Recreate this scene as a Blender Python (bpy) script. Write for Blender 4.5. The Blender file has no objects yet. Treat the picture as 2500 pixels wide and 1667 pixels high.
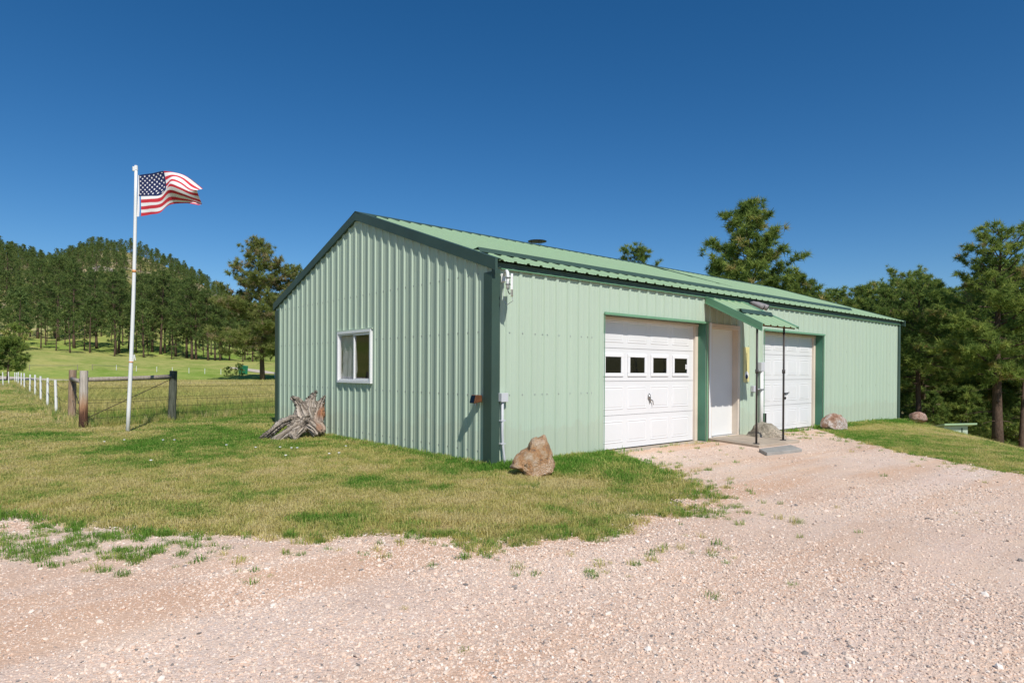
import bpy, bmesh, math, random
import numpy as np
from mathutils import Vector, Matrix, noise as mnoise
random.seed(7); RNG = np.random.default_rng(11)
S = bpy.context.scene
C = S.collection
R = math.radians

# ------------------------------------------------------------------ camera
CAMLOC = Vector((-5.180, -6.415, 1.25))
yaw, pitch, roll = 0.8600, -0.0066, 0.0050
fw = Vector((math.cos(yaw)*math.cos(pitch), math.sin(yaw)*math.cos(pitch), math.sin(pitch)))
rt = Vector((math.sin(yaw), -math.cos(yaw), 0)); up = rt.cross(fw)
r2 = rt*math.cos(roll)+up*math.sin(roll); u2 = -rt*math.sin(roll)+up*math.cos(roll)
cd = bpy.data.cameras.new('camera'); cam = bpy.data.objects.new('camera', cd); C.objects.link(cam)
M3 = Matrix((r2, u2, -fw)).transposed()
cam.matrix_world = Matrix.Translation(CAMLOC) @ M3.to_4x4()
cd.sensor_width = 36; cd.lens = 1561.8/2500*36; cd.shift_y = 0.0331; cd.clip_end = 8000; cd.clip_start = 0.05
S.camera = cam

# ------------------------------------------------------------------ light
SUN = Vector((-0.33, -1.0, 1.12)).normalized()
sl = bpy.data.lights.new('sun', 'SUN'); sl.energy = 4.4; sl.angle = R(0.53); sl.color = (1.0, 0.955, 0.88)
so = bpy.data.objects.new('sun', sl); C.objects.link(so); so.location = (-30, -60, 70)
so.rotation_euler = (-SUN).to_track_quat('-Z', 'Y').to_euler()
W = bpy.data.worlds.new('World'); S.world = W; W.use_nodes = True
nt = W.node_tree; nt.nodes.clear()
sky = nt.nodes.new('ShaderNodeTexSky'); sky.sky_type = 'NISHITA'; sky.sun_disc = False
sky.sun_elevation = math.asin(SUN.z); sky.sun_rotation = math.atan2(SUN.x, SUN.y)
sky.altitude = 1500; sky.air_density = 1.0; sky.dust_density = 0.8; sky.ozone_density = 3.2
bg = nt.nodes.new('ShaderNodeBackground'); bg.inputs[1].default_value = 0.10
wo = nt.nodes.new('ShaderNodeOutputWorld')
hs = nt.nodes.new('ShaderNodeHueSaturation'); hs.inputs['Saturation'].default_value = 1.32
nt.links.new(sky.outputs[0], hs.inputs['Color']); nt.links.new(hs.outputs[0], bg.inputs[0]); nt.links.new(bg.outputs[0], wo.inputs[0])
V = S.view_settings; V.view_transform = 'Standard'; V.look = 'None'; V.exposure = 0.0; V.gamma = 1.0; V.use_curve_mapping = False

# ------------------------------------------------------------------ helpers
def tag(o, label=None, cat=None, group=None, kind=None):
    if label: o['label'] = label
    if cat: o['category'] = cat
    if group: o['group'] = group
    if kind: o['kind'] = kind
    return o
def empty(name, loc=(0, 0, 0), rz=0.0, label=None, cat=None, group=None):
    o = bpy.data.objects.new(name, None); C.objects.link(o); o.location = loc; o.rotation_euler = (0, 0, rz)
    o.empty_display_size = 0.1
    return tag(o, label, cat, group)
class MB:
    def __init__(s): s.v = []; s.f = []; s.mi = []
    def add(s, vs, fs, m=0):
        b = len(s.v); s.v += [tuple(map(float, p)) for p in vs]; s.f += [tuple(i+b for i in q) for q in fs]; s.mi += [m]*len(fs); return s
    def quad(s, a, b, c, d, m=0): return s.add([a, b, c, d], [(0, 1, 2, 3)], m)
    def box(s, x0, x1, y0, y1, z0, z1, m=0):
        return s.hexa([(x0, y0, z0), (x1, y0, z0), (x1, y1, z0), (x0, y1, z0)], [(x0, y0, z1), (x1, y0, z1), (x1, y1, z1), (x0, y1, z1)], m)
    def hexa(s, lo, hi, m=0):
        return s.add(list(lo)+list(hi), [(3, 2, 1, 0), (4, 5, 6, 7), (0, 1, 5, 4), (1, 2, 6, 5), (2, 3, 7, 6), (3, 0, 4, 7)], m)
    def tube(s, pts, rad, n=8, m=0, cap=True):
        pts = [Vector(p) for p in pts]
        if not hasattr(rad, '__len__'): rad = [rad]*len(pts)
        vs = []; px = None
        for i, p in enumerate(pts):
            t = (pts[min(i+1, len(pts)-1)]-pts[max(i-1, 0)])
            t = t.normalized() if t.length > 1e-9 else Vector((0, 0, 1))
            if px is None: px = t.orthogonal().normalized()
            px = (px-t*px.dot(t)); px = px.normalized() if px.length > 1e-6 else t.orthogonal().normalized()
            py = t.cross(px)
            for k in range(n):
                a = 2*math.pi*k/n; vs.append(p+(px*math.cos(a)+py*math.sin(a))*rad[i])
        fs = []
        for i in range(len(pts)-1):
            for k in range(n): fs.append((i*n+k, i*n+(k+1) % n, (i+1)*n+(k+1) % n, (i+1)*n+k))
        if cap: fs.append(tuple(range(n-1, -1, -1))); fs.append(tuple((len(pts)-1)*n+k for k in range(n)))
        return s.add(vs, fs, m)
    def mesh(s, name, smooth=False):
        me = bpy.data.meshes.new(name); me.from_pydata(s.v, [], s.f); me.update()
        if smooth: me.polygons.foreach_set('use_smooth', [True]*len(me.polygons))
        if any(s.mi): me.polygons.foreach_set('material_index', s.mi)
        return me
    def build(s, name, mat, parent=None, smooth=False, loc=None, label=None):
        me = s.mesh(name, smooth)
        for mm in (mat if isinstance(mat, (list, tuple)) else [mat]): me.materials.append(mm)
        o = bpy.data.objects.new(name, me); C.objects.link(o)
        if parent: o.parent = parent
        if loc: o.location = loc
        if label: o['label'] = label
        return o
def npmesh(name, v, tris, mat, attrs=None, quads=False):
    me = bpy.data.meshes.new(name); k = 4 if quads else 3
    v = np.asarray(v, np.float32); f = np.asarray(tris, np.int32)
    me.vertices.add(len(v)); me.vertices.foreach_set('co', v.ravel())
    me.loops.add(f.size); me.loops.foreach_set('vertex_index', f.ravel())
    me.polygons.add(len(f)); me.polygons.foreach_set('loop_start', np.arange(0, f.size, k, dtype=np.int32))
    me.update(calc_edges=True)
    for an, (typ, data) in (attrs or {}).items():
        a = me.attributes.new(an, typ, 'POINT'); a.data.foreach_set('color' if typ == 'FLOAT_COLOR' else 'value', np.asarray(data, np.float32).ravel())
    if mat: me.materials.append(mat)
    return me
def bevel(o, w=0.004, seg=2):
    m = o.modifiers.new('bevel', 'BEVEL'); m.width = w; m.segments = seg; m.limit_method = 'ANGLE'; m.angle_limit = R(40); return o
def copy_tree(o, parent=None):
    c = o.copy(); C.objects.link(c)
    if parent: c.parent = parent
    for ch in list(o.children): copy_tree(ch, c)
    return c

# vectorised value noise
_perm = RNG.random((64, 64, 8)).astype(np.float32)
def vnoise(x, y, k=0):
    xi = np.floor(x).astype(int); yi = np.floor(y).astype(int); fx = x-xi; fy = y-yi
    fx = fx*fx*(3-2*fx); fy = fy*fy*(3-2*fy); P = _perm[:, :, k % 8]
    a = P[xi % 64, yi % 64]; b = P[(xi+1) % 64, yi % 64]; c = P[xi % 64, (yi+1) % 64]; d = P[(xi+1) % 64, (yi+1) % 64]
    return (a*(1-fx)+b*fx)*(1-fy)+(c*(1-fx)+d*fx)*fy
def fbm(x, y, k=0, o=3):
    s = 0; t = 0; a = 1.0
    for i in range(o): s = s+a*vnoise(x*2**i+17*i, y*2**i+5*i, k+i); t += a; a *= .5
    return s/t
def sstep(a, b, x):
    t = np.clip((x-a)/(b-a), 0, 1); return t*t*(3-2*t)

# ------------------------------------------------------------------ materials
def new_mat(name):
    m = bpy.data.materials.new(name); m.use_nodes = True; t = m.node_tree
    return m, t, t.nodes['Principled BSDF']
def N(t, kind, **kw):
    n = t.nodes.new(kind)
    for k, v in kw.items():
        if k.startswith('i_'):
            key = k[2:]; n.inputs[int(key) if key.isdigit() else key].default_value = v
        else: setattr(n, k, v)
    return n
def ramp(t, fac, stops):
    r = t.nodes.new('ShaderNodeValToRGB'); e = r.color_ramp.elements
    while len(e) < len(stops): e.new(0.5)
    for el, (p, c) in zip(e, stops): el.position = p; el.color = (*c, 1) if len(c) == 3 else c
    t.links.new(fac, r.inputs[0]); return r.outputs[0]
def mixc(t, fac, a, b, mode='MIX'):
    m = t.nodes.new('ShaderNodeMix'); m.data_type = 'RGBA'; m.blend_type = mode
    for sock, v in ((m.inputs['Factor'], fac), (m.inputs[6], a), (m.inputs[7], b)):
        if hasattr(v, 'is_linked'): t.links.new(v, sock)
        elif isinstance(v, (int, float)): sock.default_value = v
        else: sock.default_value = (*v, 1)
    return m.outputs[2]
def noise(t, scale, detail=4, rough=.55, coord='Object', vec=None):
    n = N(t, 'ShaderNodeTexNoise'); n.inputs['Scale'].default_value = scale; n.inputs['Detail'].default_value = detail; n.inputs['Roughness'].default_value = rough
    if vec is None:
        tc = N(t, 'ShaderNodeTexCoord'); vec = tc.outputs[coord]
    t.links.new(vec, n.inputs['Vector']); return n.outputs[0]
def bump(t, p, h, strength=.3, dist=.01):
    b = N(t, 'ShaderNodeBump'); b.inputs['Strength'].default_value = strength; b.inputs['Distance'].default_value = dist
    t.links.new(h, b.inputs['Height']); t.links.new(b.outputs[0], p.inputs['Normal'])
def paint(name, col, rough=.4, var=.06, spec=.5, scale=1.3, metal=0.0, bumpy=0.0):
    m, t, p = new_mat(name)
    f = noise(t, scale, 5, .6)
    lo = tuple(c*(1-var*1.6) for c in col); hi = tuple(min(1, c*(1+var)) for c in col)
    t.links.new(ramp(t, f, [(.3, lo), (.7, hi)]), p.inputs['Base Color'])
    f2 = noise(t, scale*7, 3, .6)
    mr = N(t, 'ShaderNodeMapRange'); mr.inputs[3].default_value = max(.05, rough-.08); mr.inputs[4].default_value = rough+.1
    t.links.new(f2, mr.inputs[0]); t.links.new(mr.outputs[0], p.inputs['Roughness'])
    p.inputs['Specular IOR Level'].default_value = spec; p.inputs['Metallic'].default_value = metal
    if bumpy: bump(t, p, noise(t, scale*3, 3, .5), bumpy, .01)
    return m
def paint_dusty(name, col, rough=.42, splash=False):
    # factory painted steel with faint vertical water streaks
    m, t, p = new_mat(name)
    tc = N(t, 'ShaderNodeTexCoord'); mp = N(t, 'ShaderNodeMapping'); mp.inputs['Scale'].default_value = (9, 9, .35)
    t.links.new(tc.outputs['Object'], mp.inputs[0])
    f = noise(t, 1.0, 6, .65, vec=mp.outputs[0])
    f3 = noise(t, .6, 3, .5)
    c1 = ramp(t, f, [(.32, tuple(c*.955 for c in col)), (.62, tuple(min(1, c*1.02) for c in col))])
    c2 = mixc(t, f3, c1, mixc(t, .16, c1, (.55, .50, .42)))
    if splash:  # mud splashed up from the ground
        sx = N(t, 'ShaderNodeSeparateXYZ'); t.links.new(tc.outputs['Object'], sx.inputs[0])
        n4 = noise(t, 2.2, 5, .7); hh = N(t, 'ShaderNodeMath', operation='MULTIPLY_ADD'); t.links.new(n4, hh.inputs[0]); hh.inputs[1].default_value = -.9; t.links.new(sx.outputs['Z'], hh.inputs[2])
        c2 = mixc(t, ramp(t, hh.outputs[0], [(.0, (.13, .13, .13)), (.08, (0, 0, 0))]), c2, (.36, .28, .20))
    t.links.new(c2, p.inputs['Base Color']); p.inputs['Roughness'].default_value = rough; p.inputs['Specular IOR Level'].default_value = .35
    bump(t, p, noise(t, 2.3, 2, .5), .10, .012)
    return m
M = {}
M['wall'] = paint_dusty('sage_steel', (.445, .555, .440), .45, True)
M['roof'] = paint_dusty('green_roof_steel', (.330, .485, .285), .40)
M['dark'] = paint('dark_green_trim', (.046, .084, .066), .46, .10, .4)
M['green'] = paint('mid_green_trim', (.16, .34, .20), .4, .08)
M['jamb'] = paint('green_jamb', (.065, .20, .13), .38, .15)
M['door'] = paint('white_door', (.745, .745, .75), .45, .03, .4, .8)
M['sdoor'] = paint('service_door_white', (.77, .765, .74), .5, .03, .3)
M['cream'] = paint('cream_wood', (.72, .62, .51), .65, .07, .2)
M['vinyl'] = paint('white_vinyl', (.82, .82, .83), .4, .02)
M['rubber'] = paint('black_rubber', (.02, .02, .02), .7, .1, .2)
M['steel'] = paint('galvanised_steel', (.42, .43, .44), .42, .15, .5, 6, .6)
M['brownpipe'] = paint('brown_painted_pipe', (.055, .048, .045), .45, .25, .4, 9)
M['white'] = paint('white_paint', (.80, .80, .79), .45, .04)
M['greybox'] = paint('grey_pvc', (.56, .57, .60), .5, .04, .4)
M['brownlamp'] = paint('brown_lamp', (.15, .062, .028), .45, .2, .4, 12)
M['greylamp'] = paint('grey_lamp', (.27, .25, .25), .5, .12, .4, 12)
M['yellow'] = paint('yellow_enamel', (.72, .66, .30), .45, .12, .4, 6)
M['black'] = paint('black_metal', (.012, .013, .016), .45, .1, .4)
M['ply'] = paint('plywood', (.24, .11, .05), .7, .3, .2, 5)
M['chrome'] = paint('dull_chrome', (.35, .35, .35), .3, .1, .5, 9, .8)
M['curtain'] = paint('plastic_sheet', (.60, .61, .64), .5, .12, .3, 3, bumpy=.4)
M['interior'] = paint('dusty_board', (.26, .20, .12), .8, .3, .1, 4)
M['flagred'] = paint('flag_red', (.56, .045, .062), .75, .05, .1)
M['flagwhite'] = paint('flag_white', (.82, .80, .80), .75, .03, .1)
M['flagblue'] = paint('flag_blue', (.018, .026, .085), .75, .08, .1)
M['bin'] = paint('bin_green', (.02, .22, .10), .5, .1)
M['orange'] = paint('orange_tape', (.75, .32, .12), .6, .1)
def concrete(name, a, b, sc=3):
    m, t, p = new_mat(name)
    f = noise(t, sc, 7, .65); f2 = noise(t, sc*22, 4, .7)
    c = mixc(t, .35, ramp(t, f, [(.3, a), (.7, b)]), ramp(t, f2, [(.3, a), (.75, b)]))
    t.links.new(c, p.inputs['Base Color']); p.inputs['Roughness'].default_value = .9; p.inputs['Specular IOR Level'].default_value = .15
    bump(t, p, f2, .35, .006); return m
M['concrete'] = concrete('concrete', (.33, .27, .21), (.52, .44, .35))
M['slab'] = concrete('grey_slab', (.23, .225, .21), (.44, .42, .385), 5)
def glass(name, dark):
    m = bpy.data.materials.new(name); m.use_nodes = True; t = m.node_tree; t.nodes.clear()
    o = N(t, 'ShaderNodeOutputMaterial'); tr = N(t, 'ShaderNodeBsdfTransparent'); tr.inputs[0].default_value = (dark, dark, dark*.98, 1)
    g = N(t, 'ShaderNodeBsdfGlossy'); g.inputs['Roughness'].default_value = .02
    lw = N(t, 'ShaderNodeLayerWeight'); lw.inputs[0].default_value = .5; pw = N(t, 'ShaderNodeMath', operation='POWER'); t.links.new(lw.outputs['Facing'], pw.inputs[0]); pw.inputs[1].default_value = 4.0
    fr = N(t, 'ShaderNodeMapRange'); t.links.new(pw.outputs[0], fr.inputs[0]); fr.inputs[3].default_value = .05; fr.inputs[4].default_value = .95
    mx = N(t, 'ShaderNodeMixShader'); t.links.new(fr.outputs[0], mx.inputs[0]); t.links.new(tr.outputs[0], mx.inputs[1]); t.links.new(g.outputs[0], mx.inputs[2]); t.links.new(mx.outputs[0], o.inputs[0])
    return m
M['glass'] = glass('window_glass', .85)
m, t, p = new_mat('dark_glass'); p.inputs['Base Color'].default_value = (.006, .007, .006, 1); p.inputs['Roughness'].default_value = .05; p.inputs['Specular IOR Level'].default_value = .5
bump(t, p, noise(t, 5.0, 3), .10, .02); M['darkglass'] = m
def wood(name, a, b, dark, sc=(7, 7, .7)):
    m, t, p = new_mat(name)
    tc = N(t, 'ShaderNodeTexCoord'); mp = N(t, 'ShaderNodeMapping'); mp.inputs['Scale'].default_value = sc
    t.links.new(tc.outputs['Object'], mp.inputs[0])
    f = noise(t, 4, 8, .7, vec=mp.outputs[0]); f2 = noise(t, 2.2, 4, .6)
    c = ramp(t, f, [(.28, dark), (.48, a), (.7, b)])
    c = mixc(t, f2, c, mixc(t, .45, c, dark))
    t.links.new(c, p.inputs['Base Color']); p.inputs['Roughness'].default_value = .85; p.inputs['Specular IOR Level'].default_value = .15
    bump(t, p, f, .8, .02); return m
M['greywood'] = wood('weathered_wood', (.30, .25, .21), (.46, .40, .35), (.10, .075, .06))
M['palewood'] = wood('pale_rail_wood', (.42, .36, .30), (.56, .50, .44), (.16, .12, .09))
M['redwood'] = wood('rusty_wood', (.34, .17, .09), (.50, .33, .22), (.06, .03, .022))
m, t, p = new_mat('corner_post_wood')
tc = N(t, 'ShaderNodeTexCoord'); mp = N(t, 'ShaderNodeMapping'); mp.inputs['Scale'].default_value = (9, 9, .8); t.links.new(tc.outputs['Object'], mp.inputs[0])
f = noise(t, 4, 8, .7, vec=mp.outputs[0]); sx = N(t, 'ShaderNodeSeparateXYZ'); t.links.new(tc.outputs['Object'], sx.inputs[0])
ad = N(t, 'ShaderNodeMath', operation='MULTIPLY_ADD'); t.links.new(f, ad.inputs[0]); ad.inputs[1].default_value = .45; t.links.new(sx.outputs['Z'], ad.inputs[2])
c = ramp(t, ad.outputs[0], [(.28, (.055, .032, .025)), (.55, (.12, .06, .04)), (.72, (.38, .21, .125)), (.86, (.50, .37, .27)), (1.0, (.50, .45, .40))])
c = mixc(t, .55, c, mixc(t, 1.0, c, ramp(t, f, [(.3, (.25, .2, .17)), (.6, (1.3, 1.25, 1.2))]), 'MULTIPLY'))
t.links.new(c, p.inputs['Base Color']); p.inputs['Roughness'].default_value = .85; p.inputs['Specular IOR Level'].default_value = .15; bump(t, p, f, .8, .02); M['cornerpost'] = m
M['tanwood'] = wood('tan_wood', (.36, .25, .17), (.50, .40, .31), (.12, .07, .05))
M['treated'] = wood('treated_post', (.11, .12, .09), (.19, .20, .16), (.03, .03, .025))
m, t, p = new_mat('driftwood')
tc = N(t, 'ShaderNodeTexCoord'); at = N(t, 'ShaderNodeAttribute'); at.attribute_name = 'fib'
wv = noise(t, 1.0, 7, .7, vec=at.outputs['Vector']); f2 = noise(t, 5, 5, .6)
c = ramp(t, wv, [(.36, (.05, .038, .03)), (.46, (.25, .205, .165)), (.60, (.56, .49, .42))])
an = N(t, 'ShaderNodeAttribute'); an.attribute_name = 'heart'
c = mixc(t, an.outputs['Fac'], c, ramp(t, wv, [(.3, (.12, .04, .015)), (.6, (.42, .16, .05))]))
c = mixc(t, f2, c, mixc(t, .35, c, (.55, .48, .42)))
t.links.new(c, p.inputs['Base Color']); p.inputs['Roughness'].default_value = .85; p.inputs['Specular IOR Level'].default_value = .15
bump(t, p, wv, 1.0, .045); M['drift'] = m
def rock_mat(name, cols, sc=5.0, gloss=.8):
    m, t, p = new_mat(name)
    f = noise(t, sc, 8, .68); f2 = noise(t, sc*.5, 4, .6); f3 = noise(t, sc*9, 5, .7)
    c = ramp(t, f, [(.36, cols[0]), (.46, cols[1]), (.55, cols[2]), (.66, cols[3])])
    c = mixc(t, ramp(t, f2, [(.46, (0, 0, 0)), (.58, (.8, .8, .8))]), c, ramp(t, f3, [(.36, cols[0]), (.46, cols[1]), (.6, cols[3])]))
    t.links.new(c, p.inputs['Base Color']); p.inputs['Roughness'].default_value = gloss; p.inputs['Specular IOR Level'].default_value = .2
    b1 = N(t, 'ShaderNodeMath', operation='ADD'); t.links.new(f, b1.inputs[0]); t.links.new(f3, b1.inputs[1])
    bump(t, p, b1.outputs[0], 1.0, .04); return m
M['rock_orange'] = rock_mat('orange_rock', [(.28, .22, .175), (.60, .32, .15), (.68, .48, .31), (.86, .72, .57)], 8)
M['rock_grey'] = rock_mat('grey_rock', [(.22, .19, .15), (.36, .32, .25), (.44, .40, .32), (.62, .53, .42)], 3)
M['rock_white'] = rock_mat('quartz_rock', [(.30, .15, .09), (.46, .30, .22), (.70, .64, .60), (.82, .80, .78)], 5)
M['rock_pink'] = rock_mat('pink_rock', [(.22, .12, .09), (.42, .24, .18), (.50, .32, .25), (.62, .48, .42)], 5)
M['rock_tan'] = rock_mat('hill_rock', [(.14, .11, .09), (.30, .25, .20), (.36, .31, .26), (.45, .40, .34)], 1.2)
def needles(name, stops, trans=.28):
    m = bpy.data.materials.new(name); m.use_nodes = True; t = m.node_tree; t.nodes.clear()
    o = N(t, 'ShaderNodeOutputMaterial'); a = N(t, 'ShaderNodeAttribute'); a.attribute_name = 'tint'
    oi = N(t, 'ShaderNodeObjectInfo')
    ad = N(t, 'ShaderNodeMath', operation='MULTIPLY_ADD'); t.links.new(oi.outputs['Random'], ad.inputs[0]); ad.inputs[1].default_value = .22; t.links.new(a.outputs['Fac'], ad.inputs[2])
    c = ramp(t, ad.outputs[0], stops)
    d = N(t, 'ShaderNodeBsdfDiffuse'); tl = N(t, 'ShaderNodeBsdfTranslucent'); mx = N(t, 'ShaderNodeMixShader'); mx.inputs[0].default_value = trans
    t.links.new(c, d.inputs[0]); t.links.new(c, tl.inputs[0]); t.links.new(d.outputs[0], mx.inputs[1]); t.links.new(tl.outputs[0], mx.inputs[2]); t.links.new(mx.outputs[0], o.inputs[0])
    return m
M['needle'] = needles('pine_needles', [(.0, (.070, .125, .040)), (.45, (.20, .285, .070)), (.8, (.37, .43, .105)), (1.0, (.44, .36, .15))], .40)
M['needle_far'] = needles('far_pine_needles', [(.0, (.085, .135, .050)), (.5, (.155, .215, .066)), (1.0, (.25, .29, .09))], .38)
M['needle_brown'] = needles('coned_pine_needles', [(.0, (.11, .15, .05)), (.5, (.22, .265, .075)), (.72, (.28, .31, .10)), (.88, (.33, .29, .13)), (1.0, (.38, .31, .17))], .36)
M['bark'] = wood('pine_bark', (.13, .085, .060), (.21, .145, .105), (.035, .024, .02), (6, 6, 1.6))
def instancer_ramp(name, stops, rough=.8, trans=.0, bumpsc=0):
    m = bpy.data.materials.new(name); m.use_nodes = True; t = m.node_tree; t.nodes.clear()
    o = N(t, 'ShaderNodeOutputMaterial'); a = N(t, 'ShaderNodeAttribute'); a.attribute_type = 'INSTANCER'; a.attribute_name = 'tint'
    c = ramp(t, a.outputs['Fac'], stops)
    d = N(t, 'ShaderNodeBsdfDiffuse'); t.links.new(c, d.inputs[0]); out = d.outputs[0]
    if trans:
        tl = N(t, 'ShaderNodeBsdfTranslucent'); t.links.new(c, tl.inputs[0]); mx = N(t, 'ShaderNodeMixShader'); mx.inputs[0].default_value = trans
        t.links.new(d.outputs[0], mx.inputs[1]); t.links.new(tl.outputs[0], mx.inputs[2]); out = mx.outputs[0]
    t.links.new(out, o.inputs[0]); return m
M['blade'] = instancer_ramp('grass_blades', [(.0, (.150, .315, .048)), (.25, (.245, .395, .078)), (.5, (.53, .51, .165)), (.75, (.64, .57, .215)), (1.0, (.72, .62, .31))], trans=.48)
M['pebble'] = instancer_ramp('gravel_stone', [(.0, (.20, .18, .17)), (.05, (.44, .38, .34)), (.3, (.68, .53, .425)), (.55, (.79, .66, .545)), (.8, (.74, .53, .40)), (1.0, (.84, .77, .69))])

# ------------------------------------------------------------------ terrain height
HX = [68, 69.5, 71, 73, 76, 78.5, 80.5, 81.5, 83, 84, 85, 86, 88, 92, 100]
HH = [18, 25, 33, 43, 60, 67, 71, 71, 68, 63, 59, 60, 63, 66, 64]
def terrain(x, y):
    x = np.asarray(x, float); y = np.asarray(y, float)
    dx = x+5.18; dy = y+6.41; r = np.hypot(dx, dy); az = np.degrees(np.arctan2(dy, dx))
    s = (x-8.54)*.526-(y+3.85)*.85
    sp = np.logaddexp(0, (s-.15)/.6)*.6
    z = -5.0*(1-np.exp(-.36*sp/5.0))*sstep(-35, 0, az)
    z = z+sstep(70, 260, r)*sstep(58, 35, az)*13*sstep(-60, -20, az)
    wl = sstep(60, 67, az)*(1-sstep(105, 150, az))
    zf = np.interp(az, [66, 72, 80, 86, 92], [2.4, 2.6, 3.0, 4.1, 4.4])
    hh = np.interp(az, HX, HH)
    rr = 470.0
    z = z+wl*(zf*sstep(88, 136, r))
    hillp = np.clip((r-128)/(rr-128), 0, 1)
    hill = hh*(0.65*hillp**1.35+.35*sstep(0, 1, hillp))*(1-.5*sstep(rr+20, rr+500, r))
    rough = (fbm(x/38, y/38, 1, 4)-.5)*11*sstep(140, 240, r)*(1-.6*sstep(380, 470, r))
    z = z+wl*(hill+rough)
    return z
def tz(x, y): return float(terrain(np.array([x]), np.array([y]))[0])

E1 = [(-4.928, .658), (-4.673, .248), (-4.494, -.199), (-4.348, -.562), (-3.956, -1.064), (-3.521, -1.532), (-3.13, -1.945), (-2.861, -2.076), (-2.421, -2.469), (-2.41, -2.947), (-2.177, -2.907), (-1.819, -3.159), (-1.255, -3.141), (-.732, -2.901), (-.352, -3.088), (.02, -2.966), (.967, -2.235), (1.476, -1.638), (1.824, -.869), (2.20, -.177)]
E2 = [(9.3, -.02), (7.9, -1.15), (6.8, -2.2), (5.85, -3.05), (5.533, -3.453), (5.109, -3.973), (4.644, -4.584), (3.2, -6.6), (1.5, -9.5)]
GP = np.array(E1+[(2.25, .02)]+E2+[(-2, -14), (-14, -13), (-17, -5), (-13, 0), (-9, 1.2), (-6.2, 1.0)])
def sdf(px, py, poly=GP):
    px = np.asarray(px, float); py = np.asarray(py, float)
    d = np.full(px.shape, 1e9); ins = np.zeros(px.shape, bool)
    n = len(poly)
    for i in range(n):
        ax, ay = poly[i]; bx, by = poly[(i+1) % n]
        ex, ey = bx-ax, by-ay; wx, wy = px-ax, py-ay
        tt = np.clip((wx*ex+wy*ey)/(ex*ex+ey*ey), 0, 1)
        d = np.minimum(d, np.hypot(wx-ex*tt, wy-ey*tt))
        cr = ((ay > py) != (by > py)) & (px < (bx-ax)*(py-ay)/((by-ay) if by != ay else 1e-9)+ax)
        ins ^= cr
    return np.where(ins, d, -d)     # >0 inside the gravel
def gsd(x, y): return sdf(x, y)+(fbm(x*1.1, y*1.1, 2, 3)-.5)*.34+(fbm(x*6, y*6, 4, 2)-.5)*.16
def in_barn(x, y, m=0.0): return (x > -m) & (x < 14.42+m) & (y > -m) & (y < 7.41+m)

# ground material: vertex colour carries the kind of cover, noise the rest
m, t, p = new_mat('ground_cover')
at = N(t, 'ShaderNodeAttribute'); at.attribute_name = 'cover'
f1 = noise(t, 34, 6, .75); f2 = noise(t, .9, 5, .6); f3 = noise(t, 3.1, 4, .65); f4 = noise(t, .16, 6, .7)
c = mixc(t, ramp(t, f1, [(.3, (0, 0, 0)), (.7, (1, 1, 1))]), mixc(t, 1.0, at.outputs['Color'], (.62, .60, .55), 'MULTIPLY'), mixc(t, 1.0, at.outputs['Color'], (1.28, 1.25, 1.2), 'MULTIPLY'))
c = mixc(t, 1.0, c, ramp(t, f2, [(.3, (.80, .86, .74)), (.7, (1.16, 1.10, 1.12))]), 'MULTIPLY')
c = mixc(t, 1.0, c, ramp(t, f3, [(.3, (.86, .90, .84)), (.7, (1.10, 1.08, 1.05))]), 'MULTIPLY')
c = mixc(t, 1.0, c, ramp(t, f4, [(.38, (.72, .86, .62)), (.5, (1, 1, 1)), (.62, (1.22, 1.10, 1.15))]), 'MULTIPLY')
t.links.new(c, p.inputs['Base Color']); p.inputs['Roughness'].default_value = 1; p.inputs['Specular IOR Level'].default_value = 0
bump(t, p, f1, .6, .05); M['ground'] = m
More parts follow.
